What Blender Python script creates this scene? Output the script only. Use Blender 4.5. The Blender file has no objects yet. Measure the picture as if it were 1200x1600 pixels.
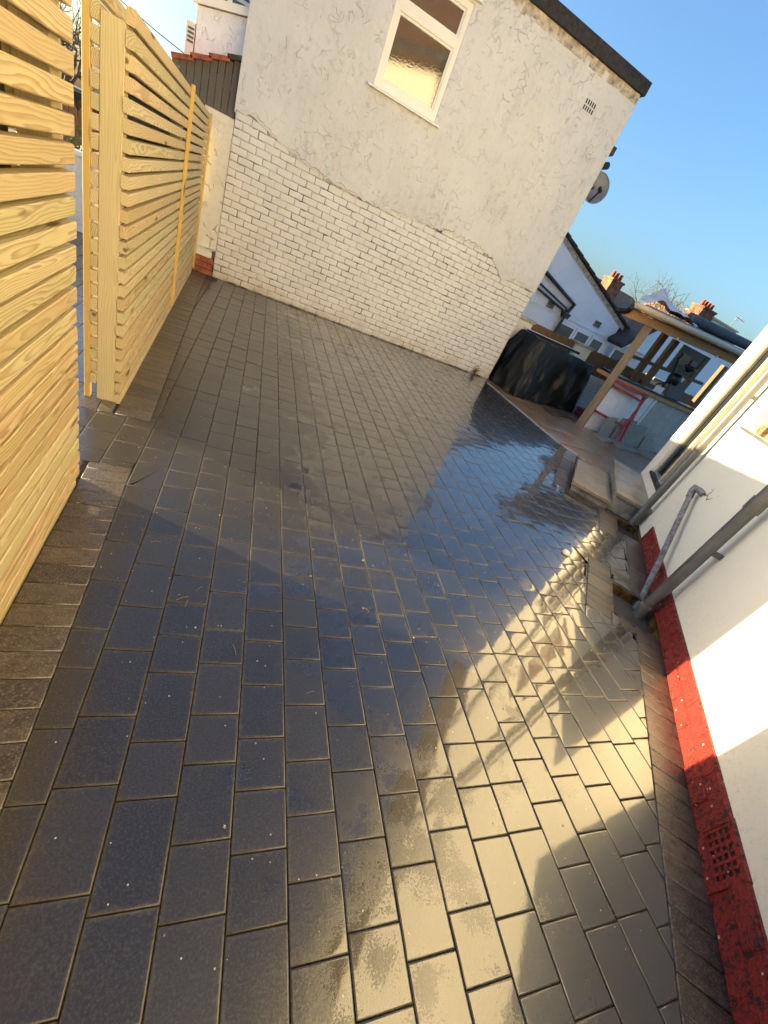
import bpy, bmesh, math, random
from mathutils import Vector, Matrix, noise
R = random.Random(7)
SC = bpy.context.scene
COL = SC.collection

# ------------------------------------------------------------------ camera, light, exposure
cd = bpy.data.cameras.new('camera')
cam = bpy.data.objects.new('camera', cd)
COL.objects.link(cam)
CAM = Vector((0.42019, 0.0, 1.51935))
_r = (0.90563463, -0.20300262, 0.3723115)
_d = (0.17756641, -0.61575877, -0.76766614)
_f = (0.38509231, 0.76133506, -0.52160602)
cam.matrix_world = Matrix(((_r[0], -_d[0], -_f[0], CAM.x), (_r[1], -_d[1], -_f[1], CAM.y), (_r[2], -_d[2], -_f[2], CAM.z), (0, 0, 0, 1)))
cd.sensor_width = 36.0
cd.sensor_fit = 'AUTO'
cd.lens = 643.238 / 1600 * 36
cd.clip_start = 0.02
cd.clip_end = 1500
SC.camera = cam

SUN_EL = math.radians(8.3)
SUN_XY = Vector((-0.893, 0.451)).normalized()          # towards the sun
world = bpy.data.worlds.new('World')
SC.world = world
world.use_nodes = True
wn = world.node_tree
wn.nodes.clear()
sky = wn.nodes.new('ShaderNodeTexSky')
sky.sky_type = 'NISHITA'
sky.sun_disc = False
sky.sun_elevation = SUN_EL
sky.sun_rotation = math.atan2(SUN_XY.x, SUN_XY.y)
sky.air_density = 1.1
sky.dust_density = 3.5
sky.ozone_density = 3.9
bg = wn.nodes.new('ShaderNodeBackground')
bg.inputs['Strength'].default_value = 0.115
wo = wn.nodes.new('ShaderNodeOutputWorld')
wn.links.new(sky.outputs[0], bg.inputs[0])
wn.links.new(bg.outputs[0], wo.inputs[0])
sd = bpy.data.lights.new('sun', 'SUN')
sd.energy = 5.0
sd.angle = math.radians(0.5)
sd.color = (1.0, 0.77, 0.42)
sun = bpy.data.objects.new('sun', sd)
COL.objects.link(sun)
sun.rotation_euler = Vector((-SUN_XY.x * math.cos(SUN_EL), -SUN_XY.y * math.cos(SUN_EL), -math.sin(SUN_EL))).to_track_quat('-Z', 'Y').to_euler()
SC.view_settings.view_transform = 'Standard'
SC.view_settings.look = 'None'
SC.view_settings.gamma = 1
SC.view_settings.use_curve_mapping = False
SC.view_settings.exposure = 2.3
SC.render.engine = 'CYCLES'
SC.cycles.max_bounces = 8
SC.cycles.diffuse_bounces = 5
SC.cycles.glossy_bounces = 4

# ------------------------------------------------------------------ node helper
class NB:
    def __init__(self, name):
        m = bpy.data.materials.new(name)
        m.use_nodes = True
        self.m = m
        self.t = m.node_tree
        self.t.nodes.clear()
        self.out = self.t.nodes.new('ShaderNodeOutputMaterial')
        self.p = self.t.nodes.new('ShaderNodeBsdfPrincipled')
        self.t.links.new(self.p.outputs[0], self.out.inputs[0])
    def n(self, typ, _at=None, **kw):
        nd = self.t.nodes.new('ShaderNode' + typ)
        for k, v in (_at or {}).items():
            setattr(nd, k, v)
        for k, v in kw.items():
            key = int(k[1:]) if k[0] == 'i' and k[1:].isdigit() else k.replace('_', ' ')
            self.s(nd.inputs[key], v)
        return nd
    def s(self, sock, v):
        if isinstance(v, bpy.types.NodeSocket):
            self.t.links.new(v, sock)
        elif isinstance(v, bpy.types.Node):
            self.t.links.new(v.outputs[0], sock)
        else:
            if hasattr(sock.default_value, '__len__') and not hasattr(v, '__len__'):
                v = [v] * len(sock.default_value)
            if hasattr(v, '__len__') and len(sock.default_value) == 4 and len(v) == 3:
                v = (*v, 1)
            sock.default_value = v
    def set(self, **kw):
        for k, v in kw.items():
            self.s(self.p.inputs[k.replace('_', ' ')], v)
    def math(self, op, a, b=0.0, c=0.0, clamp=False):
        nd = self.n('Math', {'operation': op, 'use_clamp': clamp}, i0=a, i1=b, i2=c)
        return nd.outputs[0]
    def vmath(self, op, a, b=(0, 0, 0)):
        nd = self.n('VectorMath', {'operation': op}, i0=a, i1=b)
        return nd.outputs[1] if op in ('LENGTH', 'DOT_PRODUCT', 'DISTANCE') else nd.outputs[0]
    def noise(self, vec, scale, detail=4, rough=0.55, dist=0.0):
        return self.n('TexNoise', Vector=vec, Scale=scale, Detail=detail, Roughness=rough, Distortion=dist).outputs[0]
    def ramp(self, fac, *stops, interp='LINEAR'):
        nd = self.n('ValToRGB', i0=fac)
        cr = nd.color_ramp
        cr.interpolation = interp
        while len(cr.elements) < len(stops):
            cr.elements.new(0.5)
        for e, (p, c) in zip(cr.elements, stops):
            e.position = p
            e.color = (c, c, c, 1) if not hasattr(c, '__len__') else (*c, 1)
        return nd.outputs[0]
    def mix(self, fac, a, b, blend='MIX'):
        nd = self.n('Mix', {'data_type': 'RGBA', 'blend_type': blend})
        self.s(nd.inputs[0], fac)
        self.s(nd.inputs[6], a)
        self.s(nd.inputs[7], b)
        return nd.outputs[2]
    def obj(self):
        return self.n('TexCoord').outputs['Object']
    def pos(self):
        return self.n('NewGeometry').outputs['Position']
    def rnd(self):
        return self.n('ObjectInfo').outputs['Random']
    def objr(self):
        """object coordinates with a random shift per object, so copies differ"""
        r = self.rnd()
        sh = self.n('CombineXYZ', i0=self.math('MULTIPLY', r, 37.0), i1=self.math('MULTIPLY', r, 91.0), i2=self.math('MULTIPLY', r, 53.0))
        return self.vmath('ADD', self.obj(), sh.outputs[0])
    def bump(self, h, strength=0.5, dist=0.01, normal=None):
        nd = self.n('Bump', Height=h, Strength=strength, Distance=dist)
        if normal is not None:
            self.s(nd.inputs['Normal'], normal)
        return nd.outputs[0]

def plain(name, col, rough=0.6, metal=0.0, var=0.12, scale=9.0, bump=0.0, bscale=60.0, spec=0.5, coords='obj'):
    b = NB(name)
    v = b.obj() if coords == 'obj' else b.pos()
    f = b.noise(v, scale, 5)
    lo = [c * (1 - var * 2) for c in col]
    hi = [min(1, c * (1 + var)) for c in col]
    b.set(Base_Color=b.ramp(f, (0.3, lo), (0.7, hi)), Roughness=b.math('MULTIPLY_ADD', f, 0.25, rough - 0.12), Metallic=metal, Specular_IOR_Level=spec)
    if bump:
        b.set(Normal=b.bump(b.noise(v, bscale, 4), bump, 0.006))
    return b.m

def m_paver():
    b = NB('wet_charcoal_concrete')
    P = b.pos()
    att = b.n('Attribute', {'attribute_name': 'tone'}).outputs['Fac']
    r = b.math('FRACT', b.math('ADD', att, b.rnd()))
    big = b.noise(P, 0.9, 3)
    fine = b.noise(P, 55, 4, 0.7)
    grit = b.noise(P, 420, 2, 0.6)
    mid = b.n('Attribute', {'attribute_name': 'mid'}).outputs['Fac']
    c = b.mix(r, (0.010, 0.0096, 0.0095), (0.023, 0.0215, 0.020))
    g2 = b.noise(P, 150, 3, 0.75)
    c = b.mix(b.ramp(g2, (0.48, 0.0), (0.66, 0.8)), c, (0.050, 0.046, 0.042))
    c = b.mix(b.ramp(g2, (0.30, 0.7), (0.42, 0.0)), c, (0.004, 0.004, 0.004))
    c = b.mix(b.ramp(fine, (0.45, 0.0), (0.8, 0.55)), c, (0.030, 0.027, 0.024))
    edge_sand = b.math('MULTIPLY', b.ramp(b.math('MULTIPLY_ADD', b.noise(P, 60, 4, 0.7), 1.1, mid), (0.50, 1.0), (1.25, 0.0)), b.ramp(b.noise(P, 2.6, 3), (0.36, 0.25), (0.62, 1.0)))
    c = b.mix(b.math('MULTIPLY', edge_sand, 0.75), c, b.mix(g2, (0.045, 0.040, 0.033), (0.14, 0.125, 0.10)))
    vor = b.n('TexVoronoi', {'feature': 'F1'}, Vector=P, Scale=38.0)
    speck = b.math('MULTIPLY', b.math('LESS_THAN', vor.outputs['Distance'], 0.085), b.math('GREATER_THAN', b.n('SeparateColor', i0=vor.outputs['Color']).outputs[0], 0.86))
    c = b.mix(speck, c, (0.42, 0.38, 0.30))
    sand = b.math('MULTIPLY', b.ramp(b.noise(P, 7.0, 5, 0.7), (0.55, 0.0), (0.72, 1.0)), b.ramp(b.noise(P, 190, 3, 0.7), (0.52, 0.0), (0.66, 0.8)))
    c = b.mix(b.math('MULTIPLY', sand, 0.7), c, (0.13, 0.105, 0.075))
    # water film: it stands towards the drains on the right, and has soaked in elsewhere
    xyz = b.n('SeparateXYZ', i0=P)
    lie = b.n('MapRange', {'interpolation_type': 'SMOOTHSTEP'}, i0=b.math('MULTIPLY_ADD', b.noise(P, 0.8, 2), 1.2, xyz.outputs[0]), i1=0.9, i2=2.3, i3=0.0, i4=1.0).outputs[0]
    spots = b.math('MULTIPLY_ADD', b.noise(P, 5.5, 3, 0.55), 0.62, b.math('MULTIPLY_ADD', b.noise(P, 1.5, 2), 0.30, b.math('MULTIPLY', g2, 0.30)))
    wet = b.ramp(b.math('MULTIPLY_ADD', lie, 0.24, spots), (0.68, 0.0), (0.76, 1.0))
    h = b.math('ADD', b.math('MULTIPLY', g2, 0.55), b.math('MULTIPLY', fine, 0.6))
    rip = b.noise(P, 11, 2, 0.5)
    base_n = b.bump(h, 0.35, 0.0028)
    coat_n = b.bump(b.math('ADD', b.math('MULTIPLY', h, b.math('MULTIPLY_ADD', wet, -0.88, 1.0)), b.math('MULTIPLY', rip, 0.75)), 0.20, 0.0024)
    damp = b.math('MULTIPLY_ADD', lie, 0.34, 0.55)
    hard = b.ramp(mid, (0.02, 0.0), (0.22, 1.0))
    cw = b.math('MULTIPLY', b.math('MAXIMUM', wet, damp), hard)
    b.set(Base_Color=c, Roughness=b.math('MULTIPLY_ADD', hard, -0.40, b.math('MULTIPLY_ADD', wet, -0.10, 0.76)), IOR=b.math('MULTIPLY_ADD', lie, 0.10, 1.46), Normal=base_n,
          Coat_Weight=cw, Coat_Roughness=b.math('MULTIPLY_ADD', wet, -0.13, 0.17), Coat_IOR=1.72, Coat_Normal=coat_n)
    return b.m

def m_edging():
    b = NB('wet_brown_concrete')
    P = b.objr()
    st = b.n('Mapping', i0=P)
    st.inputs['Scale'].default_value = (13, 24, 24)
    f = b.noise(st.outputs[0], 1.6, 6, 0.7)
    r = b.rnd()
    lo = b.mix(r, (0.014, 0.011, 0.011), (0.042, 0.031, 0.022))
    hi = b.mix(r, (0.050, 0.042, 0.038), (0.115, 0.092, 0.068))
    c = b.mix(b.ramp(f, (0.35, 0.0), (0.68, 1.0)), lo, hi)
    c = b.mix(b.ramp(b.noise(P, 150, 3, 0.7), (0.52, 0.0), (0.64, 0.75)), c, (0.17, 0.14, 0.10))
    n = b.bump(b.math('ADD', f, b.math('MULTIPLY', b.noise(P, 160, 3), 0.6)), 0.55, 0.004)
    b.set(Base_Color=c, Roughness=b.math('MULTIPLY_ADD', f, 0.25, 0.27), Normal=n, Coat_Weight=0.45, Coat_Roughness=0.22, Coat_Normal=n)
    return b.m

def m_wood(name, light, dark, pitch=0.0075, wet=0.0, knots=True, axis=0):
    b = NB(name)
    r = b.rnd()
    o = b.obj()
    if axis == 2:
        s = b.n('SeparateXYZ', i0=o)
        o = b.n('CombineXYZ', i0=s.outputs[2], i1=s.outputs[0], i2=s.outputs[1]).outputs[0]
    rr = lambda k: b.math('SUBTRACT', b.math('FRACT', b.math('MULTIPLY', r, k)), 0.5)
    sh = b.n('CombineXYZ', i0=b.math('MULTIPLY', r, 53.0), i1=b.math('MULTIPLY_ADD', rr(17.3), 0.05, 0.045), i2=b.math('MULTIPLY', rr(71.7), 0.07)).outputs[0]
    q = b.vmath('ADD', o, sh)
    mp = b.n('Mapping', i0=q)
    mp.inputs['Scale'].default_value = (0.9, 5, 5)
    w1 = b.n('TexNoise', Vector=mp.outputs[0], Scale=1.9, Detail=2.0, Roughness=0.45).outputs[1]
    wob = b.vmath('MULTIPLY', b.vmath('SUBTRACT', w1, (0.5, 0.5, 0.5)), (0.0, 0.070, 0.070))
    mp2 = b.n('Mapping', i0=q)
    mp2.inputs['Scale'].default_value = (2.2, 30, 30)
    w2 = b.n('TexNoise', Vector=mp2.outputs[0], Scale=1.6, Detail=2.0).outputs[1]
    wob2 = b.vmath('MULTIPLY', b.vmath('SUBTRACT', w2, (0.5, 0.5, 0.5)), (0.0, 0.010, 0.010))
    q2 = b.vmath('ADD', b.vmath('ADD', q, wob), wob2)
    rad = b.vmath('LENGTH', b.vmath('MULTIPLY', q2, (0.0, 1.0, 1.0)))
    ring = b.math('FRACT', b.math('DIVIDE', rad, pitch))
    ringc = b.ramp(ring, (0.0, 0.06), (0.45, 0.28), (0.80, 0.95), (0.90, 1.0), (1.0, 0.06))
    mpf = b.n('Mapping', i0=q)
    mpf.inputs['Scale'].default_value = (5, 260, 260)
    fib = b.noise(mpf.outputs[0], 1.0, 4, 0.6)
    t1 = b.math('FRACT', b.math('MULTIPLY', r, 13.7))
    tone = b.ramp(t1, (0.0, [light[0] * 0.84, light[1] * 0.90, light[2] * 0.84]), (0.35, light), (0.65, [light[0] * 1.05, light[1] * 0.93, light[2] * 0.90]), (1.0, [light[0] * 0.80, light[1] * 0.72, light[2] * 0.66]))
    patch = b.noise(q, 2.3, 3)
    tone = b.mix(b.ramp(patch, (0.40, 0.0), (0.72, 0.55)), tone, [light[0] * 0.78, light[1] * 0.90, light[2] * 0.62])
    c = b.mix(b.math('MULTIPLY', ringc, b.math('MULTIPLY_ADD', b.math('FRACT', b.math('MULTIPLY', r, 29.1)), 0.42, 0.42)), tone, dark)
    c = b.mix(b.ramp(fib, (0.40, 0.0), (0.75, 0.35)), c, [x * 0.62 for x in light])
    if knots:
        mk = b.n('Mapping', i0=q)
        mk.inputs['Scale'].default_value = (1.6, 9, 9)
        vk = b.n('TexVoronoi', {'feature': 'F1'}, Vector=mk.outputs[0], Scale=1.0)
        kn = b.ramp(vk.outputs['Distance'], (0.07, 1.0), (0.13, 0.0))
        c = b.mix(b.math('MULTIPLY', kn, 0.85), c, (0.10, 0.045, 0.016))
    hgt = b.math('ADD', b.math('MULTIPLY', fib, 0.7), b.math('MULTIPLY', ringc, 0.25))
    b.set(Base_Color=c, Roughness=0.62 - wet, Normal=b.bump(hgt, 0.28, 0.0022), Specular_IOR_Level=0.35)
    return b.m

def m_render(name, col, dirt=0.5, relief=1.0, marks=True, scale=1.0):
    b = NB(name)
    P = b.pos()
    big = b.noise(P, 1.1, 4, 0.6)
    med = b.noise(P, 7 * scale, 5, 0.6)
    fine = b.noise(P, 95, 3, 0.6)
    c = b.mix(b.ramp(big, (0.35, 0.0), (0.75, 1.0)), col, [x * 0.88 for x in col])
    h = b.math('MULTIPLY_ADD', med, 0.75, b.math('MULTIPLY', fine, 0.12))
    zone = b.ramp(b.noise(P, 1.5, 3), (0.36, 0.0), (0.64, 1.0))
    if marks:
        wob = b.n('TexNoise', Vector=P, Scale=4.0 * scale, Detail=3.0).outputs[1]
        Q = b.vmath('ADD', P, b.vmath('MULTIPLY', b.vmath('SUBTRACT', wob, (0.5, 0.5, 0.5)), (0.16, 0.16, 0.16)))
        tot = None
        for k, (sc, thr, off) in enumerate(((7.5, 0.055, 0.0), (11.0, 0.06, 5.3))):
            Qo = b.vmath('ADD', Q, (off, off * 0.7, off * 1.3))
            ve = b.n('TexVoronoi', {'feature': 'DISTANCE_TO_EDGE'}, Vector=Qo, Scale=sc * scale)
            line = b.ramp(ve.outputs['Distance'], (0.0, 1.0), (thr, 0.0))
            brk = b.ramp(b.noise(b.vmath('ADD', P, (off, 1.7, off)), 7.0 * scale, 2), (0.56, 0.0), (0.62, 1.0))
            st = b.math('MULTIPLY', line, brk)
            tot = st if tot is None else b.math('MAXIMUM', tot, st)
        h = b.math('MULTIPLY_ADD', b.math('MULTIPLY', tot, b.math('MULTIPLY_ADD', zone, 0.75, 0.35)), -0.42, h)
        c = b.mix(b.math('MULTIPLY', tot, 0.12 * dirt), c, [x * 0.30 for x in col])
    pit = b.ramp(b.noise(P, 13 * scale, 6, 0.78), (0.53, 0.0), (0.74, 1.0))
    c = b.mix(b.math('MULTIPLY', b.math('MULTIPLY', pit, zone), 0.75 * dirt), c, [col[0] * 0.38, col[1] * 0.36, col[2] * 0.34])
    sm = b.n('Mapping', i0=P)
    sm.inputs['Scale'].default_value = (5, 5, 0.8)
    streak = b.ramp(b.noise(sm.outputs[0], 1.6, 5, 0.7), (0.50, 0.0), (0.72, 1.0))
    c = b.mix(b.math('MULTIPLY', b.math('MULTIPLY', streak, zone), 0.38 * dirt), c, [col[0] * 0.52, col[1] * 0.50, col[2] * 0.47])
    b.set(Base_Color=c, Roughness=0.78, Normal=b.bump(h, 0.7 * relief, 0.03), Specular_IOR_Level=0.3)
    return b.m

def m_brickpaint():
    b = NB('white_painted_brick')
    P = b.pos()
    f = b.noise(P, 2.2, 5, 0.6)
    g = b.noise(P, 28, 5, 0.7)
    c = b.mix(b.ramp(f, (0.3, 0.0), (0.7, 1.0)), (0.645, 0.64, 0.625), (0.565, 0.555, 0.54))
    c = b.mix(b.math('MULTIPLY', b.rnd(), 0.22), c, (0.49, 0.475, 0.46))
    c = b.mix(b.ramp(g, (0.60, 0.0), (0.75, 0.55)), c, (0.33, 0.29, 0.25))
    z = b.n('SeparateXYZ', i0=P).outputs[2]
    low = b.math('MULTIPLY', b.ramp(z, (0.0, 1.0), (0.30, 0.0)), b.ramp(b.noise(P, 5, 5, 0.7), (0.38, 0.0), (0.62, 0.8)))
    c = b.mix(low, c, (0.42, 0.33, 0.25))
    b.set(Base_Color=c, Roughness=0.72, Normal=b.bump(b.noise(P, 60, 5, 0.65), 0.55, 0.006), Specular_IOR_Level=0.35)
    return b.m

def m_redpaint():
    b = NB('chipped_red_paint')
    P = b.pos()
    chip = b.noise(P, 38, 6, 0.74)
    c = b.mix(b.noise(P, 5, 4), (0.40, 0.030, 0.016), (0.17, 0.010, 0.009))
    c = b.mix(b.ramp(chip, (0.525, 0.0), (0.575, 1.0)), c, (0.05, 0.016, 0.014))
    vor = b.n('TexVoronoi', {'feature': 'F1'}, Vector=P, Scale=34.0)
    wh = b.math('MULTIPLY', b.math('LESS_THAN', vor.outputs['Distance'], 0.20), b.math('GREATER_THAN', b.n('SeparateColor', i0=vor.outputs['Color']).outputs[1], 0.90))
    c = b.mix(wh, c, (0.62, 0.55, 0.47))
    b.set(Base_Color=c, Roughness=b.ramp(chip, (0.4, 0.28), (0.65, 0.7)), Normal=b.bump(b.math('ADD', chip, b.noise(P, 110, 3)), 1.0, 0.012))
    return b.m

def m_stone(name, cols, rough=0.45, coat=0.3, scale=3.0):
    b = NB(name)
    P = b.objr()
    f = b.noise(P, scale, 6, 0.65, 0.8)
    g = b.noise(P, scale * 9, 5, 0.7)
    c = b.ramp(f, (0.28, cols[0]), (0.5, cols[1]), (0.72, cols[2]))
    c = b.mix(b.math('MULTIPLY', b.rnd(), 0.6), c, cols[1])
    c = b.mix(b.ramp(g, (0.55, 0.0), (0.75, 0.5)), c, [x * 0.45 for x in cols[0]])
    b.set(Base_Color=c, Roughness=b.math('MULTIPLY_ADD', g, 0.3, rough - 0.15), Coat_Weight=coat, Coat_Roughness=0.2,
          Normal=b.bump(b.math('ADD', f, b.math('MULTIPLY', g, 0.4)), 0.4, 0.012))
    return b.m

def m_glass(name, col=(0.012, 0.013, 0.014), rough=0.03, bump=0.0, bscale=60.0, ior=1.75):
    b = NB(name)
    b.set(Base_Color=col, Roughness=rough, IOR=ior, Specular_IOR_Level=0.5)
    if bump:
        P = b.pos()
        b.set(Normal=b.bump(b.noise(P, bscale, 3, 0.5), bump, 0.004))
    return b.m

def m_tarp():
    b = NB('black_tarpaulin')
    P = b.pos()
    b.set(Base_Color=b.mix(b.noise(P, 3, 3), (0.005, 0.005, 0.005), (0.008, 0.008, 0.008)), Roughness=0.46, Normal=b.bump(b.math('ADD', b.noise(P, 15, 4, 0.6), b.math('MULTIPLY', b.noise(P, 300, 2), 0.1)), 0.35, 0.02), Specular_IOR_Level=0.3)
    return b.m

def m_leaf(name, c1, c2):
    b = NB(name)
    b.set(Base_Color=b.mix(b.noise(b.pos(), 6, 3), c1, c2), Roughness=0.6)
    return b.m

M = dict(
    paver=m_paver(), edging=m_edging(),
    pine=m_wood('new_treated_pine', (0.58, 0.485, 0.285), (0.25, 0.145, 0.05), pitch=0.0078),
    pine_v=m_wood('new_treated_pine_upright', (0.54, 0.46, 0.265), (0.36, 0.26, 0.11), pitch=0.011, axis=2),
    batten=m_wood('yellow_pine_batten', (0.60, 0.43, 0.15), (0.46, 0.30, 0.09), pitch=0.009, axis=2),
    timber=m_wood('rough_larch_timber', (0.50, 0.29, 0.12), (0.27, 0.125, 0.04), pitch=0.012),
    timber_v=m_wood('rough_larch_post', (0.40, 0.29, 0.18), (0.24, 0.14, 0.07), pitch=0.014, axis=2),
    dark_timber=m_wood('dark_stained_timber', (0.24, 0.125, 0.055), (0.10, 0.05, 0.02), pitch=0.012, axis=2),
    grey_board=m_wood('weathered_grey_board', (0.115, 0.105, 0.095), (0.055, 0.048, 0.042), pitch=0.012, axis=2),
    brown_board=m_wood('brown_fence_board', (0.22, 0.13, 0.055), (0.10, 0.055, 0.022), pitch=0.012, axis=2),
    render=m_render('white_trowelled_render', (0.575, 0.58, 0.585), 0.9, 1.0),
    render_pier=m_render('cream_trowelled_render', (0.64, 0.60, 0.52), 0.5, 1.5, scale=0.8),
    render_blue=m_render('pale_grey_render', (0.78, 0.81, 0.85), 0.45, 0.9),
    render_low=m_render('low_wall_render', (0.72, 0.75, 0.80), 0.4, 1.0),
    smooth=m_render("smooth_cream_render", (0.84, 0.795, 0.66), 0.35, 0.22, marks=False),
    brick=m_brickpaint(),
    mortar=plain('painted_mortar', (0.43, 0.415, 0.395), 0.8, var=0.5, scale=6.5, bump=0.5, coords='pos'),
    red=m_redpaint(),
    redbrick=plain('bare_red_brick', (0.30, 0.085, 0.04), 0.75, var=0.3, scale=20, bump=0.5),
    rubble=plain('exposed_brown_brick', (0.30, 0.17, 0.09), 0.8, var=0.45, scale=16, bump=0.8),
    chimney=plain('orange_chimney_brick', (0.25, 0.09, 0.045), 0.8, var=0.4, scale=3, bump=0.4, bscale=8),
    pot=plain('terracotta_pot', (0.26, 0.05, 0.025), 0.7),
    sand=plain('jointing_sand', (0.06, 0.048, 0.035), 0.9, var=0.5, scale=70, bump=0.8, bscale=300, coords='pos'),
    upvc=plain('white_plastic_frame', (0.72, 0.70, 0.64), 0.32, var=0.03, scale=3),
    white=plain('white_painted_board', (0.80, 0.80, 0.80), 0.5, var=0.06),
    cream=plain('cream_painted_frame', (0.56, 0.46, 0.31), 0.4, var=0.06),
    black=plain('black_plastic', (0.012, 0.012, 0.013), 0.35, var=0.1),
    pipe=plain('grey_plastic_pipe', (0.105, 0.105, 0.105), 0.38, var=0.15, scale=5),
    waste=plain('blotchy_grey_waste_pipe', (0.19, 0.19, 0.20), 0.5, var=0.35, scale=26),
    coping=plain('black_bitumen_coping', (0.024, 0.022, 0.020), 0.8, var=0.45, scale=22, bump=0.8, bscale=50),
    cement=plain('stained_cement', (0.48, 0.43, 0.36), 0.85, var=0.3, scale=14, bump=0.7),
    concrete=plain('damp_concrete', (0.30, 0.285, 0.25), 0.55, var=0.35, scale=6, bump=0.5),
    pitdirt=plain('muddy_gully', (0.10, 0.062, 0.022), 0.35, var=0.5, scale=18, bump=0.8),
    tile=plain('red_clay_tile', (0.36, 0.085, 0.035), 0.7, var=0.35, scale=10, bump=0.4),
    browntile=plain('brown_roof_tile', (0.20, 0.115, 0.06), 0.8, var=0.35, scale=7, bump=0.4),
    darktile=plain('dark_roof_tile', (0.055, 0.05, 0.048), 0.8, var=0.35, scale=12, bump=0.4),
    sandstone=m_stone('wet_rusty_sandstone', ((0.07, 0.055, 0.042), (0.22, 0.135, 0.07), (0.24, 0.205, 0.15)), 0.34, 0.6, 4.5),
    stepstone=m_stone('pale_sandstone', ((0.10, 0.085, 0.06), (0.22, 0.185, 0.13), (0.27, 0.245, 0.19)), 0.42, 0.4),
    leanstone=m_stone('grey_brown_slab', ((0.14, 0.125, 0.10), (0.25, 0.215, 0.165), (0.22, 0.21, 0.20)), 0.6, 0.0),
    alu=plain('silver_trim', (0.55, 0.55, 0.57), 0.3, 0.6, var=0.1),
    tarp=m_tarp(),
    redsteel=plain('red_painted_steel', (0.40, 0.045, 0.035), 0.5, var=0.35, scale=22),
    hose=plain('red_hose', (0.30, 0.02, 0.03), 0.4),
    sheet=plain('grey_corrugated_sheet', (0.46, 0.45, 0.43), 0.45, 0.0, var=0.1),
    slate=plain('grey_speckled_slab', (0.10, 0.095, 0.09), 0.7, var=0.3, scale=60),
    felt=plain('roofing_felt', (0.09, 0.10, 0.11), 0.8, var=0.2, bump=0.3),
    plastic_sheet=plain('white_plastic_sheet', (0.55, 0.52, 0.54), 0.4, var=0.1, bump=0.3, bscale=6),
    glass=m_glass('window_glass'),
    obscure=m_glass('dimpled_window_glass', rough=0.04, bump=0.06, bscale=48.0, ior=2.4),
    farglass=m_glass('pale_window_glass', (0.10, 0.13, 0.13), 0.08),
    blind=plain('white_blind', (0.6, 0.62, 0.64), 0.6),
    leaf=m_leaf('hedge_leaf', (0.045, 0.075, 0.012), (0.11, 0.12, 0.025)),
    dry=m_leaf('ochre_leaf', (0.26, 0.16, 0.03), (0.16, 0.11, 0.03)),
    bark=plain('grey_brown_bark', (0.10, 0.075, 0.06), 0.9, var=0.3),
    carblue=plain('blue_car_paint', (0.08, 0.15, 0.22), 0.25, 0.3, var=0.02),
    tyre=plain('tyre_rubber', (0.02, 0.02, 0.02), 0.8),
    ground=plain('rough_ground', (0.07, 0.065, 0.055), 0.9, var=0.3, scale=0.6, coords='pos'),
    asphalt=plain('road_asphalt', (0.05, 0.05, 0.052), 0.8, var=0.2, scale=30, coords='pos'),
    dishgrey=plain('grey_dish', (0.16, 0.18, 0.20), 0.45, 0.2),
    green=plain('green_leaf', (0.30, 0.36, 0.04), 0.5),
    mat=plain('dark_doormat', (0.06, 0.045, 0.035), 0.85, var=0.3, bump=0.6),
)

def m_cream():
    b = NB('smooth_cream_paint')
    P = b.pos()
    z = b.n('SeparateXYZ', i0=P).outputs[2]
    f = b.noise(P, 1.4, 5, 0.6)
    c = b.mix(b.ramp(f, (0.35, 0.0), (0.7, 1.0)), (0.84, 0.795, 0.66), (0.78, 0.735, 0.61))
    splash = b.math('MULTIPLY', b.ramp(z, (0.18, 1.0), (0.62, 0.0)), b.ramp(b.noise(P, 42, 5, 0.75), (0.54, 0.0), (0.68, 1.0)))
    c = b.mix(b.math('MULTIPLY', splash, 0.45), c, (0.40, 0.31, 0.20))
    vor = b.n('TexVoronoi', {'feature': 'F1'}, Vector=P, Scale=7.0)
    spot = b.math('MULTIPLY', b.math('LESS_THAN', vor.outputs['Distance'], 0.055), b.math('GREATER_THAN', b.n('SeparateColor', i0=vor.outputs['Color']).outputs[0], 0.80))
    c = b.mix(b.math('MULTIPLY', spot, 0.7), c, (0.25, 0.20, 0.15))
    h = b.math('ADD', b.noise(P, 130, 3, 0.6), b.math('MULTIPLY', b.noise(P, 9, 3), 1.6))
    b.set(Base_Color=c, Roughness=0.6, Normal=b.bump(h, 0.30, 0.006), Specular_IOR_Level=0.35)
    return b.m
M['smooth'] = m_cream()

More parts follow.
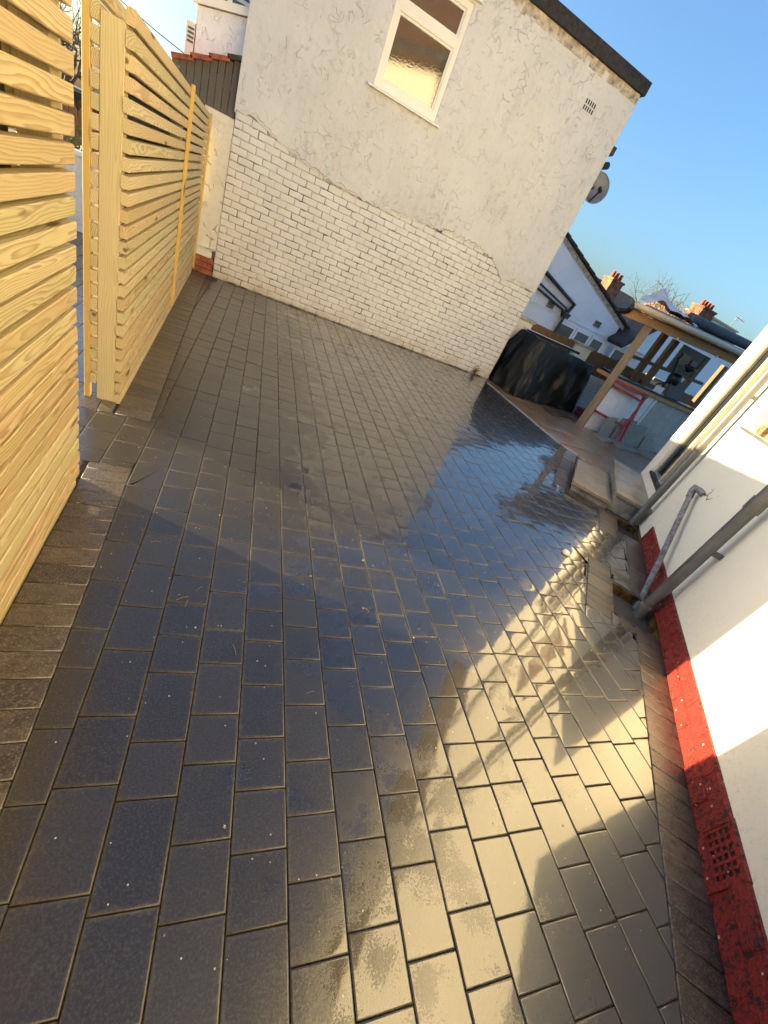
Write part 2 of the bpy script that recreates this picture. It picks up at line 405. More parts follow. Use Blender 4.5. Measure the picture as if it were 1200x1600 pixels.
# ------------------------------------------------------------------ mesh helper
class MB:
    def __init__(self):
        self.v, self.f, self.s, self.mi = [], [], [], []
        self.tone = None
        self.mid = {}
    def add(self, vs, fs, smooth=False, mi=0):
        o = len(self.v)
        self.v += [tuple(p) for p in vs]
        self.f += [tuple(i + o for i in f) for f in fs]
        self.s += [smooth] * len(fs)
        self.mi += [mi] * len(fs)
        return self
    def box(self, x0, x1, y0, y1, z0, z1, mat=None, mi=0):
        vs = [Vector((x, y, z)) for z in (z0, z1) for y in (y0, y1) for x in (x0, x1)]
        if mat is not None:
            vs = [mat @ p for p in vs]
        return self.add(vs, [(0, 2, 3, 1), (4, 5, 7, 6), (0, 1, 5, 4), (2, 6, 7, 3), (0, 4, 6, 2), (1, 3, 7, 5)], mi=mi)
    def prism(self, poly, axis, a, b, mi=0, smooth=False):
        """poly: 2D points; axis 0/1/2 is the extrusion axis"""
        n = len(poly)
        def P(q, w):
            if axis == 0: return (w, q[0], q[1])
            if axis == 1: return (q[0], w, q[1])
            return (q[0], q[1], w)
        vs = [P(q, a) for q in poly] + [P(q, b) for q in poly]
        self.add(vs, [tuple(range(n))[::-1], tuple(range(n, 2 * n))], mi=mi)
        return self.add(vs, [(i, (i + 1) % n, n + (i + 1) % n, n + i) for i in range(n)], smooth, mi=mi)
    def bar(self, L, w, h, c=0.003, x0=0.0, y0=0.0, z0=0.0):
        """bar along x, chamfered section, lower corner at (x0,y0,z0)"""
        p = [(c, 0), (w - c, 0), (w, c), (w, h - c), (w - c, h), (c, h), (0, h - c), (0, c)]
        return self.prism([(y0 + q[0], z0 + q[1]) for q in p], 0, x0, x0 + L)
    def upright(self, x0, x1, y0, y1, z0, z1, c=0.003):
        p = [(x0 + c, y0), (x1 - c, y0), (x1, y0 + c), (x1, y1 - c), (x1 - c, y1), (x0 + c, y1), (x0, y1 - c), (x0, y0 + c)]
        return self.prism(p, 2, z0, z1)
    def tube(self, path, r, n=12, cap=True, mi=0):
        path = [Vector(p) for p in path]
        rs = r if hasattr(r, '__len__') else [r] * len(path)
        t0 = (path[1] - path[0]).normalized()
        u = t0.orthogonal().normalized()
        vs = []
        for i, p in enumerate(path):
            if i == 0: t = path[1] - path[0]
            elif i == len(path) - 1: t = path[-1] - path[-2]
            else: t = (path[i + 1] - path[i]).normalized() + (path[i] - path[i - 1]).normalized()
            t.normalize()
            u = (u - t * u.dot(t)).normalized()
            w = t.cross(u)
            for k in range(n):
                a = 2 * math.pi * k / n
                vs.append(p + (u * math.cos(a) + w * math.sin(a)) * rs[i])
        m = len(path)
        self.add(vs, [(i * n + k, i * n + (k + 1) % n, (i + 1) * n + (k + 1) % n, (i + 1) * n + k) for i in range(m - 1) for k in range(n)], True, mi)
        if cap:
            self.add(vs[:n], [tuple(range(n))[::-1]], mi=mi)
            self.add(vs[-n:], [tuple(range(n))], mi=mi)
        return self
    def lathe(self, prof, n=20, mat=None, mi=0):
        vs = []
        for r, z in prof:
            for k in range(n):
                a = 2 * math.pi * k / n
                p = Vector((r * math.cos(a), r * math.sin(a), z))
                vs.append(mat @ p if mat is not None else p)
        m = len(prof)
        return self.add(vs, [(i * n + k, i * n + (k + 1) % n, (i + 1) * n + (k + 1) % n, (i + 1) * n + k) for i in range(m - 1) for k in range(n)], True, mi)
    def mesh(self, name, mats):
        me = bpy.data.meshes.new(name)
        me.from_pydata(self.v, [], self.f)
        mats = mats if isinstance(mats, (list, tuple)) else [mats]
        for m in mats:
            me.materials.append(M[m])
        me.polygons.foreach_set('use_smooth', self.s)
        me.polygons.foreach_set('material_index', self.mi)
        if self.tone is not None:
            at = me.attributes.new('tone', 'FLOAT', 'FACE')
            at.data.foreach_set('value', self.tone)
        if self.mid:
            at = me.attributes.new('mid', 'FLOAT', 'POINT')
            at.data.foreach_set('value', [self.mid.get(i, 0.0) for i in range(len(self.v))])
        me.update()
        return me
    def build(self, name, mats, parent=None, loc=(0, 0, 0), rz=0.0):
        return put(name, self.mesh(name, mats), parent, loc, rz)

def put(name, me, parent=None, loc=(0, 0, 0), rz=0.0):
    o = bpy.data.objects.new(name, me)
    COL.objects.link(o)
    o.parent = parent
    o.location = loc
    if rz: o.rotation_euler = (0, 0, rz)
    return o
def tag(o, label=None, cat=None, group=None, kind=None):
    if label: o['label'] = label
    if cat: o['category'] = cat
    if group: o['group'] = group
    if kind: o['kind'] = kind
    return o
def thing(name, label, cat, loc=(0, 0, 0), rz=0.0, group=None):
    return tag(put(name, None, None, loc, rz), label, cat, group)
def structure(name, label, loc=(0, 0, 0), rz=0.0):
    return tag(put(name, None, None, loc, rz), label, None, None, 'structure')
def lerp(pts, x):
    if x <= pts[0][0]: return pts[0][1]
    for (a, b), (c, d) in zip(pts, pts[1:]):
        if x <= c: return b + (d - b) * (x - a) / (c - a)
    return pts[-1][1]

# ------------------------------------------------------------------ frames of the place
TH = math.radians(49.19987)
WC = Vector((2.76805, 0.38123, 0.0))                     # a point at the foot of the cream house's wall
WD = Vector((math.cos(TH), math.sin(TH), 0))             # along that wall
WN = Vector((-math.sin(TH), math.cos(TH), 0))            # out of that wall
def W(s, t, z=0.0): return WC + WD * s + WN * t + Vector((0, 0, z))
FK = -0.047
FA = math.atan2(1, FK)
FD = Vector((FK, 1, 0)).normalized()                     # along both fence panels
FN = Vector((-FD.y, FD.x, 0))                            # towards the drive
FO = Vector((-0.105, 0, 0))

# ------------------------------------------------------------------ ground, road
MB().add([(-400, -400, -0.09), (400, -400, -0.09), (400, 400, -0.09), (-400, 400, -0.09)], [(0, 1, 2, 3)]).build('ground', 'ground')
tag(bpy.data.objects['ground'], 'rough ground spreading under and around the houses', kind='structure')
MB().box(-30, -6.5, -60, 60, -0.086, -0.03).build('road', 'asphalt')
tag(bpy.data.objects['road'], 'grey road beyond the driveway', kind='structure')

# ------------------------------------------------------------------ polygon clipping for the paving
def area(p): return 0.5 * sum(p[i][0] * p[(i + 1) % len(p)][1] - p[(i + 1) % len(p)][0] * p[i][1] for i in range(len(p)))
def half(p, a, b, keep_left=True):
    s = 1 if keep_left else -1
    f = lambda q: s * ((b[0] - a[0]) * (q[1] - a[1]) - (b[1] - a[1]) * (q[0] - a[0]))
    out = []
    for i in range(len(p)):
        q, r = p[i], p[(i + 1) % len(p)]
        fq, fr = f(q), f(r)
        if fq >= 0: out.append(q)
        if (fq > 0) != (fr > 0) and abs(fq - fr) > 1e-12:
            t = fq / (fq - fr)
            out.append((q[0] + (r[0] - q[0]) * t, q[1] + (r[1] - q[1]) * t))
    res = []
    for q in out:
        if not res or math.hypot(q[0] - res[-1][0], q[1] - res[-1][1]) > 1e-4: res.append(q)
    if len(res) > 1 and math.hypot(res[0][0] - res[-1][0], res[0][1] - res[-1][1]) < 1e-4: res.pop()
    return res if len(res) > 2 else []
def bb(p):
    xs = [q[0] for q in p]; ys = [q[1] for q in p]
    return min(xs), max(xs), min(ys), max(ys)
def ccw(p): return p if area(p) > 0 else p[::-1]
def intersect(p, c):
    for i in range(len(c)):
        p = half(p, c[i], c[(i + 1) % len(c)])
        if not p: return []
    return p
def subtract(p, c):
    a, b = bb(p), bb(c)
    if a[0] >= b[1] or a[1] <= b[0] or a[2] >= b[3] or a[3] <= b[2]: return [p]
    out, rest = [], p
    for i in range(len(c)):
        o = half(rest, c[i], c[(i + 1) % len(c)], False)
        if o and abs(area(o)) > 1e-5: out.append(o)
        rest = half(rest, c[i], c[(i + 1) % len(c)])
        if not rest: return out
    return out
def shrink(p, d):
    """move each edge of a convex polygon inwards by d"""
    q = p
    n = len(p)
    for i in range(n):
        a, b = p[i], p[(i + 1) % n]
        L = math.hypot(b[0] - a[0], b[1] - a[1])
        nx, ny = -(b[1] - a[1]) / L * d, (b[0] - a[0]) / L * d
        q = half(q, (a[0] + nx, a[1] + ny), (b[0] + nx, b[1] + ny))
        if not q: return []
    return q
def inset(p, d):
    """same vertex count, each vertex moved to the offset corner (d kept small against the piece)"""
    n = len(p)
    out = []
    for i in range(n):
        a, b, c = Vector(p[i - 1]), Vector(p[i]), Vector(p[(i + 1) % n])
        e1, e2 = (b - a).normalized(), (c - b).normalized()
        n1, n2 = Vector((-e1.y, e1.x)), Vector((-e2.y, e2.x))
        k = 1 + n1.dot(n2)
        m = (n1 + n2) / max(k, 0.35) * d
        out.append((b.x + m.x, b.y + m.y))
    return out
def width(p):
    n = len(p); best = 9
    for i in range(n):
        a, b = Vector(p[i]), Vector(p[(i + 1) % n])
        e = (b - a).normalized(); nn = Vector((-e.y, e.x))
        best = min(best, max(nn.dot(Vector(q) - a) for q in p))
    return best
def block(mb, p, top=0.0, deep=0.05, crown=0.0012, edge=0.002, tilt=(0, 0), cx=None):
    """a paving block with softened edges and a faint crown"""
    w = width(p)
    c = cx or (sum(q[0] for q in p) / len(p), sum(q[1] for q in p) / len(p))
    d1 = min(0.0024, w * 0.1); d2 = min(0.03, w * 0.27)
    r1, rm, r2 = inset(p, d1), inset(p, d1 * 1.9), inset(p, d2)
    n = len(p)
    Z = lambda q, z: (q[0], q[1], z + tilt[0] * (q[0] - c[0]) + tilt[1] * (q[1] - c[1]))
    vs = [Z(q, top - deep) for q in p] + [Z(q, top - edge - crown) for q in p] + [Z(q, top - crown) for q in r1] + [Z(q, top - crown * .85) for q in rm] + [Z(q, top) for q in r2]
    fs = [(j * n + i, j * n + (i + 1) % n, (j + 1) * n + (i + 1) % n, (j + 1) * n + i) for j in range(1, 4) for i in range(n)] + [tuple(range(4 * n, 5 * n))]
    o = len(mb.v)
    for i in range(2 * n, 3 * n): mb.mid[o + i] = 0.12
    for i in range(3 * n, 4 * n): mb.mid[o + i] = 0.25
    for i in range(4 * n, 5 * n): mb.mid[o + i] = 1.0
    mb.add(vs, fs, True)
    mb.add(vs[:2 * n], [(i, (i + 1) % n, n + (i + 1) % n, n + i) for i in range(n)])
    return len(fs) + n

def strip_quad(y0, y1, a=0.0, b=0.2):
    """the edging strip beside the fences; a..b measured from the fence face towards the yard"""
    q = lambda y, k: (FO.x + FK * y + k, y)
    return [q(y0, a), q(y0, b), q(y1, b), q(y1, a)]
def wall_rect(s0, s1, t0, t1): return ccw([tuple(W(s, t).xy) for s, t in ((s0, t0), (s1, t0), (s1, t1), (s0, t1))])
NEAR_STRIP = ccw(strip_quad(-3.2, 2.155, -0.02))
FAR_STRIP = ccw(strip_quad(2.725, 7.65, -0.02))
END_STRIP = ccw([(-0.445, 2.70), (-0.24, 2.722), (-0.24, 2.905), (-0.46, 2.885)])
WALL_STRIP = wall_rect(-6, 3.3, -7, 0.2)
GULLY1 = wall_rect(1.18, 1.66, -0.02, 0.385)
GULLY2 = wall_rect(2.86, 3.30, -0.02, 0.29)
FRAME1 = wall_rect(1.06, 1.86, 0.385, 0.59)
FRAME2 = wall_rect(2.62, 3.24, 0.29, 0.495)
STEP_BASE = wall_rect(3.30, 6.2, -1, 0.88)
HEADER = wall_rect(3.22, 4.43, 0.88, 1.08)
PATIO = [[(4.94, 7.30), (4.945, 9.6), (14, 9.6), (14, 5.07), (5.19, 5.07)], [(5.19, 5.07), (14, 5.07), (14, 4.62), (5.43, 4.62)], wall_rect(4.40, 9.0, -2.5, 0.76)]
PATIO = [ccw(p) for p in PATIO]
HOUSE = [(-0.2, 7.62), (5.3, 7.62), (5.3, 12), (-0.2, 12)]
LOWW = [(-6, 7.33), (-0.1, 7.33), (-0.1, 12), (-6, 12)]
HOLES = [NEAR_STRIP, FAR_STRIP, END_STRIP, WALL_STRIP, GULLY1, GULLY2, FRAME1, FRAME2, STEP_BASE, HEADER, HOUSE, LOWW] + PATIO

KNOWN = {0: [2.005, 1.778, 1.579, 1.343, 1.104, .945, .745, .545], 1: [1.659, 1.46, 1.223, 1.024, .782, .581, .338, .14], 2: [1.617, 1.415, 1.26, 1.099, .939, .697, .537, .295, .1],
         3: [1.529, 1.342, 1.139, .981, .782, .623, .417, .256], 4: [1.416, 1.256, 1.095, .895, .698, .537, .377, .214], 5: [1.339, 1.18, 1.015, .815, .616, .455, .293, .13],
         6: [1.298, 1.134, .976, .732, .573, .372, .169, .011], 7: [1.215, 1.053, .892, .689, .489, .289, .086], 8: [1.297, 1.131, .971, .73, .529, .368, .163, .005], 9: [.488, .327, .125]}
CW = 0.162
pieces = []
rp = random.Random(21)
for k in range(-24, 37):
    x0, x1 = k * CW, (k + 1) * CW
    ys = sorted(KNOWN.get(k, [rp.uniform(0, .3)]))
    while ys[-1] < 8.0: ys.append(ys[-1] + rp.choice((.16, .16, .2, .2, .24)) + 0.001)
    lo = -1.6 if k < 24 else 0
    while ys[0] > lo: ys.insert(0, ys[0] - rp.choice((.16, .2, .2, .24)) - 0.001)
    for y0, y1 in zip(ys, ys[1:]):
        if k < -1 and y0 < 1.2: continue
        ps = [[(x0, y0), (x1, y0), (x1, y1), (x0, y1)]]
        for h in HOLES:
            ps = [r for p in ps for r in subtract(p, h)]
        for p in ps:
            p = shrink(ccw(p), 0.0018)
            if p and area(p) > 0.0006 and width(p) > 0.012:
                pieces.append(p)
def seen(p):
    c = Vector((sum(q[0] for q in p) / len(p), sum(q[1] for q in p) / len(p), 0))
    d = c - CAM
    x, y, z = d.dot(Vector(_r)), d.dot(Vector(_d)), d.dot(Vector(_f))
    if z < 0.05: return 0
    u, v = x / z * 643.238, y / z * 643.238
    if abs(u) > 680 or abs(v) > 880 or c.x < FO.x + FK * c.y and not 1.9 < c.y < 3.2: return 1e-6 / d.length
    return area(p) * CAM.z / d.length / z ** 2
pieces.sort(key=seen, reverse=True)
paving = structure('paving', 'wet charcoal block paving laid in courses between fence and houses')
rest = MB(); rest.tone = []
for i, p in enumerate(pieces):
    t = (rp.gauss(0, .0028), rp.gauss(0, .0028))
    dz = rp.gauss(0, .0007)
    cr = abs(rp.gauss(.0002, .0002)) + 0.0001
    cxy = (sum(q[0] for q in p) / len(p), sum(q[1] for q in p) / len(p))
    if cxy[0] > 1.7 and .55 < cxy[1] < 3.2: cr = abs(rp.gauss(.0004, .0004)) + .0001
    if i < 300:
        c = (sum(q[0] for q in p) / len(p), sum(q[1] for q in p) / len(p))
        mb = MB()
        block(mb, [(q[0] - c[0], q[1] - c[1]) for q in p], crown=cr, tilt=t, cx=(0, 0))
        mb.build('paver', 'paver', paving, (c[0], c[1], dz))
    else:
        n = block(rest, p, top=dz, crown=cr, tilt=t)
        rest.tone += [rp.random()] * n
tag(rest.build('paver', 'paver', paving), kind='stuff')
MB().add([(-4.2, -4, -0.016), (5.25, -4, -0.016), (5.25, 7.75, -0.016), (-4.2, 7.75, -0.016)], [(0, 1, 2, 3)]).build('jointing_sand', 'sand', paving)
# the bed is cut away where the two gullies go down
bpy.data.objects.remove(bpy.data.objects['jointing_sand'])
bed = MB()
bedp = [[(-4.2, -4), (5.6, -4), (5.6, 7.75), (-4.2, 7.75)]]
for h in (GULLY1, GULLY2): bedp = [r for p in bedp for r in subtract(p, h)]
for p in bedp: bed.add([(q[0], q[1], -0.012) for q in p], [tuple(range(len(p)))])
tag(bed.build('jointing_sand', 'sand', paving), kind='stuff')

# ------------------------------------------------------------------ brown edging blocks
edging = structure('edging', 'brown header blocks edging the paving beside fences, walls and gullies')
def edge_run(o, d, n, length, w, first=0.0, gap=0.003, wid=0.1, ang=0.0):
    """blocks of width wid side by side along d from o; each block runs 'w' across along n"""
    k = 0
    x = first
    while x + 0.03 < length:
        ww = min(wid, length - x)
        c = o + d * (x + ww / 2) + n * (w / 2)
        L, Wd = w / 2 - gap / 2, ww / 2 - gap / 2
        mb = MB()
        block(mb, [(-L, -Wd), (L, -Wd), (L, Wd), (-L, Wd)], crown=0.0008, edge=0.004, tilt=(rp.gauss(0, .003), rp.gauss(0, .004)), cx=(0, 0))
        mb.build('edging_block', 'edging', edging, (c.x, c.y, 0.001 + rp.gauss(0, .0012)), math.atan2(n.y, n.x))
        x += wid
        k += 1
SO = FO
edge_run(SO + FD * -0.9, FD, -FN, 3.055, 0.2)
edge_run(SO + FD * 2.725, FD, -FN, 4.92, 0.2)
c0 = Vector((-0.345, 2.805, 0))
edge_run(Vector((-0.452, 2.705, 0)), Vector((1, 0.09, 0)).normalized(), Vector((-0.09, 1, 0)).normalized(), 0.205, 0.185, wid=0.125)
edge_run(W(-1.6, 0.0), WD, WN, 2.78, 0.2)
edge_run(W(1.66, 0.0), WD, WN, 1.2, 0.2)
edge_run(W(1.06, 0.385), WD, WN, 0.80, 0.205)
edge_run(W(2.62, 0.29), WD, WN, 0.62, 0.205)
edge_run(W(3.22, 0.88), WD, WN, 1.2, 0.2)
# small blocks filling round the gullies
for s0, s1, t0, t1 in ((1.66, 1.86, 0.2, 0.385), (1.06, 1.18, 0.2, 0.385)):
    edge_run(W(s0, t0), WD, WN, s1 - s0, t1 - t0)
for nm, (s0, s1, t0, t1) in (('nearer', (1.18, 1.66, 0.0, 0.385)), ('farther', (2.86, 3.30, 0.0, 0.29))):
    g = thing('drain_gully', 'muddy square drain hole at the cream wall, ' + ('taking the thin slanting waste pipe' if nm == 'nearer' else 'beside the sandstone steps'), 'drain', W((s0 + s1) / 2, (t0 + t1) / 2, -0.085), TH, 'drain gullies by the cream wall')
    a, b_ = (s1 - s0) / 2, (t1 - t0) / 2
    for q in ((-a, -a + .02, -b_, b_), (a - .02, a, -b_, b_), (-a + .02, a - .02, -b_, -b_ + .02), (-a + .02, a - .02, b_ - .02, b_)):
        MB().box(*q, -0.1, 0.078).build('side', 'pitdirt', g)
    mb = MB()
    n = 14
    vs = [(-a + .02 + (2 * a - .04) * i / n, -b_ + .02 + (2 * b_ - .04) * j / n, -0.045 + 0.05 * noise.noise((i * .6, j * .6, s0))) for j in range(n + 1) for i in range(n + 1)]
    mb.add(vs, [(j * (n + 1) + i, j * (n + 1) + i + 1, (j + 1) * (n + 1) + i + 1, (j + 1) * (n + 1) + i) for j in range(n) for i in range(n)], True)
    mb.build('silt', 'pitdirt', g)

# silver trim between paving and patio
trim = MB()
tp = [(4.94, 7.32), (5.065, 6.2), (5.19, 5.07), (5.31, 4.85), (5.43, 4.62)]
for a, b in zip(tp, tp[1:]):
    a, b = Vector((*a, 0)), Vector((*b, 0))
    L = (b - a).length
    mat = Matrix.Translation(a) @ Matrix.Rotation(math.atan2((b - a).y, (b - a).x), 4, 'Z')
    trim.box(0, L - .002, -.016, .016, -.03, .010, mat)
tag(trim.build('edge_trim', 'alu'), 'thin silver metal trim between the block paving and the patio', 'edging trim')

# ------------------------------------------------------------------ sandstone patio
patio = structure('patio', 'wet rust brown sandstone patio in front of the timber bar')
pf = random.Random(5)
y = 3.3
while y < 9.4:
    h = pf.choice((.3, .45, .6))
    x = 4.4 + pf.uniform(0, .3)
    while x < 12.5:
        w = pf.choice((.45, .6, .9))
        for R_ in PATIO:
            p = intersect([(x, y), (x + w, y), (x + w, y + h), (x, y + h)], R_)
            pl = [p] if p else []
            pl = [r for q in pl for r in subtract(q, wall_rect(-5, 5.02, -6, 0.0))]
            pl = [r for q in pl for r in subtract(q, wall_rect(3.2, 4.9, -0.2, 0.9))]
            for q in pl:
                q = shrink(ccw(q), .007)
                if q and area(q) > .004 and width(q) > .03:
                    c = (sum(v[0] for v in q) / len(q), sum(v[1] for v in q) / len(q))
                    mb = MB()
                    block(mb, [(v[0] - c[0], v[1] - c[1]) for v in q], crown=.002, edge=.005, tilt=(pf.gauss(0, .003), pf.gauss(0, .003)), cx=(0, 0))
                    mb.build('flagstone', 'sandstone', patio, (c[0], c[1], pf.gauss(0, .0015)))
        x += w
    y += h
tag(MB().add([(4.3, 3, -.014), (14, 3, -.014), (14, 9.7, -.014), (4.3, 9.7, -.014)], [(0, 1, 2, 3)]).build('patio_joint', 'pitdirt', patio), kind='stuff')

# ------------------------------------------------------------------ fences
def fence(name, label, x0, x1, front_z, back_z, posts, joints=(), top=1.75):
    f = thing(name, label, 'fence', FO, FA)
    MB().box(x0 + .16, x1 - .12, .1325, .1332, .02, top).build('gap_shade_sheet', 'black', f)  # black sheet added behind the slats, stands in for shade in the gaps
    cuts = [x0] + list(joints) + [x1]
    for a, b in zip(cuts, cuts[1:]):
        L = b - a - (.003 if b != x1 else 0)
        me = MB().bar(L, .037, .057, .0035, -L / 2, -.0185, -.0285).mesh('slat', 'pine')
        mb2 = MB().bar(L, .033, .060, .003, -L / 2, -.0165, -.030).mesh('slat', 'pine')
        for z in front_z:
            o = put('slat', me, f, ((a + b) / 2 + R.gauss(0, .0025), .0185 + R.gauss(0, .001), z + R.gauss(0, .0012)))
            o.rotation_euler = (R.gauss(0, .012), R.gauss(0, .0006), 0)
        for z in back_z:
            o = put('slat', mb2, f, ((a + b) / 2 + R.gauss(0, .0025), .1495, z))
            o.rotation_euler = (R.gauss(0, .01), R.gauss(0, .0006), 0)
    for a, top in posts:
        MB().upright(-.0475, .0475, -.0475, .0475, 0, top + .2, .003).build('post', 'pine_v', f, (a, .0845, -.2))
    return f
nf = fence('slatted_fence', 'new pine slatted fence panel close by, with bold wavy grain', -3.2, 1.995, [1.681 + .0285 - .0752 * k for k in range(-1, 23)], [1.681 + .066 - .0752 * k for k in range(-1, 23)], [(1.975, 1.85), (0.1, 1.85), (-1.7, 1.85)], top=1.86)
MB().bar(5.0, .03, .05, .003).build('gravel_board', 'pine', nf, (-3.05, .004, -.035))
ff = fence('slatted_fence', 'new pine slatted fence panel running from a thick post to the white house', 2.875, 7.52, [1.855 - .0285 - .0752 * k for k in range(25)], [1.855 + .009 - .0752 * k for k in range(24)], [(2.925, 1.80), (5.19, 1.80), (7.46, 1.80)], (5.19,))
MB().upright(-.026, .026, -.014, .014, 0, 1.80, .002).build('batten', 'batten', ff, (5.19, -.0145, .075))
MB().upright(-.02, .02, -.014, .014, 0, 1.80, .002).build('batten', 'batten', ff, (7.50, -.0145, .06))
MB().upright(-.02, .02, -.0155, .0155, 0, 1.86, .002).build('batten', 'batten', ff, (2.895, .1825, .0))
MB().bar(4.64, .03, .05, .003).build('gravel_board', 'pine', ff, (2.88, .003, -.052))

# ------------------------------------------------------------------ the white house
hs = thing('white_house', 'white two storey house end, rough render over painted brick, flat black coping', 'house', (2.45, 7.65, 0))
H0 = Vector((2.45, 7.65, 0))
hx = lambda x: x - H0.x
EDGE = [(-.2, 2.02), (.02, 2.04), (.2, 1.99), (.33, 1.95), (.6, 1.88), (1.0, 1.80), (1.5, 1.775), (1.92, 1.77), (2.5, 1.83), (3.0, 1.89), (3.5, 1.91), (3.8, 1.90), (4.05, 1.86), (4.22, 1.74), (4.386, 1.63), (4.5, 1.70), (4.7, 1.74), (4.85, 1.69), (5.1, 1.70)]
XL, XR, ZT = -.185, 5.085, 4.44
WX0, WX1, WZ0, WZ1 = 1.385, 2.315, 2.965, 4.14
def ragged(x): return lerp(EDGE, x) + .024 * noise.noise((x * 7, 3.1, 0)) + .026 * noise.noise((x * 19, 7.7, 0)) + .016 * noise.noise((x * 47, 1.7, 0))
core = MB()
core.box(hx(XL), hx(XR), .09, 3.0, 0, ZT)
core.box(hx(XL), hx(XR), .0048, .09, 0, WZ0)
core.box(hx(XL), hx(WX0), .0048, .09, WZ0, ZT)
core.box(hx(WX1), hx(XR), .0048, .09, WZ0, ZT)
core.box(hx(WX0), hx(WX1), .0048, .09, WZ1, ZT)
core.build('wall_core', 'mortar', hs)
rend = MB()
xs = []
x = XL
while x < XR - .01:
    xs.append(x); x += .014
xs = sorted([v for v in xs if abs(v - WX0) > .009 and abs(v - WX1) > .009] + [WX0, WX1, XR])
yf = -.016
for a, b in zip(xs, xs[1:]):
    za, zb = ragged(a), ragged(b)
    inwin = a >= WX0 - 1e-6 and b <= WX1 + 1e-6
    for lo_a, lo_b, hi in ([(za, zb, WZ0), (WZ1, WZ1, ZT)] if inwin else [(za, zb, ZT)]):
        rend.add([(hx(a), yf, lo_a), (hx(b), yf, lo_b), (hx(b), yf, hi), (hx(a), yf, hi)], [(0, 1, 2, 3)])
    rend.add([(hx(a), yf, za), (hx(b), yf, zb), (hx(b), .0058, zb), (hx(a), .0058, za)], [(0, 3, 2, 1)])
    if inwin:
        rend.add([(hx(a), yf, WZ0), (hx(b), yf, WZ0), (hx(b), .05, WZ0), (hx(a), .05, WZ0)], [(0, 1, 2, 3)])
        rend.add([(hx(a), yf, WZ1), (hx(b), yf, WZ1), (hx(b), .05, WZ1), (hx(a), .05, WZ1)], [(0, 3, 2, 1)])
rend.add([(hx(WX0), yf, WZ0), (hx(WX0), .05, WZ0), (hx(WX0), .05, WZ1), (hx(WX0), yf, WZ1)], [(0, 1, 2, 3)])
rend.add([(hx(WX1), yf, WZ0), (hx(WX1), .05, WZ0), (hx(WX1), .05, WZ1), (hx(WX1), yf, WZ1)], [(0, 3, 2, 1)])
rend.box(hx(XR), hx(XR) + .018, yf, 3.0, 1.70, ZT)
rend.box(hx(XL) - .018, hx(XL), yf, 3.0, 2.0, ZT)
rend.build('render_coat', 'render', hs)
ck = MB()
seg = []
for i in range(330):
    x = XL + .05 + (XR - XL - .1) * i / 329
    seg.append((x, ragged(x) + .030 + .022 * noise.noise((x * 11, 9.3, 0)) + .012 * noise.noise((x * 41, 2.2, 0)), max(.0, .0022 + .0045 * noise.noise((x * 6, 4.4, 0)))))
for a, b in zip(seg, seg[1:]):
    if min(a[2], b[2]) > .0006:
        ck.add([(hx(a[0]), yf - .0006, a[1] - a[2]), (hx(b[0]), yf - .0006, b[1] - b[2]), (hx(b[0]), yf - .0006, b[1] + b[2]), (hx(a[0]), yf - .0006, a[1] + a[2])], [(0, 1, 2, 3)])
tag(ck.build('render_crack', 'rubble', hs), kind='stuff')
# bricks under the render
rb = random.Random(3)
BP, BL = 0.0875, 0.207
bricks = []
row = 0
z = 0.012
while z < 2.06:
    x = XL - (0 if row % 2 == 0 else BL / 2)
    while x < XR:
        a, b = max(x, XL), min(x + BL, XR)
        cx = (a + b) / 2
        if b - a > .04 and z + BP * .35 < lerp(EDGE, cx) - .005 and not (0.1 < 0):
            bricks.append((a, b, z))
        x += BL
    z += BP
    row += 1
def bval(q):
    c = Vector(((q[0] + q[1]) / 2, 7.65, q[2]))
    d = c - CAM
    return (q[1] - q[0]) * abs(d.y) / d.length / d.dot(Vector(_f)) ** 2
bricks.sort(key=bval, reverse=True)
def brick_mesh(mb, a, b, z, h, cx=0.0, cz=0.0):
    j = lambda s: rb.gauss(0, s)
    g = .0030 + abs(rb.gauss(0, .0014))
    x0, x1, z0, z1 = a + g - cx, b - g - cx, z + g - cz, z + h - g - cz
    xm = [x0 + (x1 - x0) * f_ for f_ in (.33, .67)]
    p = [(x0 + j(.002), z0 + j(.003)), (xm[0], z0 + j(.0022)), (xm[1], z0 + j(.0022)), (x1 + j(.002), z0 + j(.003)), (x1 + j(.002), z1 + j(.003)), (xm[1], z1 + j(.0022)), (xm[0], z1 + j(.0022)), (x0 + j(.002), z1 + j(.003))]
    f = -.0008 + j(.0012)
    r = inset(p, .010)
    n = len(p)
    vs = [(q[0], .012, q[1]) for q in p] + [(q[0], f + .0036, q[1]) for q in p] + [(q[0], f + j(.0005), q[1]) for q in r]
    mb.add(vs, [(n * k + i, n * k + (i + 1) % n, n * k + n + (i + 1) % n, n * k + n + i) for k in range(2) for i in range(n)], True)
    mb.add(vs[2 * n:], [tuple(range(n))], True)
far = MB()
for i, (a, b, z) in enumerate(bricks):
    top = min(BP, max(.03, lerp(EDGE, (a + b) / 2) + .03 - z))
    if i < 298:
        mb = MB()
        cx, cz = (a + b) / 2, z + top / 2
        brick_mesh(mb, a, b, z, top, cx, cz)
        mb.build('brick', 'brick', hs, (hx(cx), 0, cz))
    else:
        brick_mesh(far, a - H0.x, b - H0.x, z, top)
tag(far.build('brick', 'brick', hs), kind='stuff')
# return of the brickwork round the corner
MB().box(hx(XR), hx(XR) + .006, .0, 3.0, 0.0, 1.70).build('side_wall', 'brick', hs)
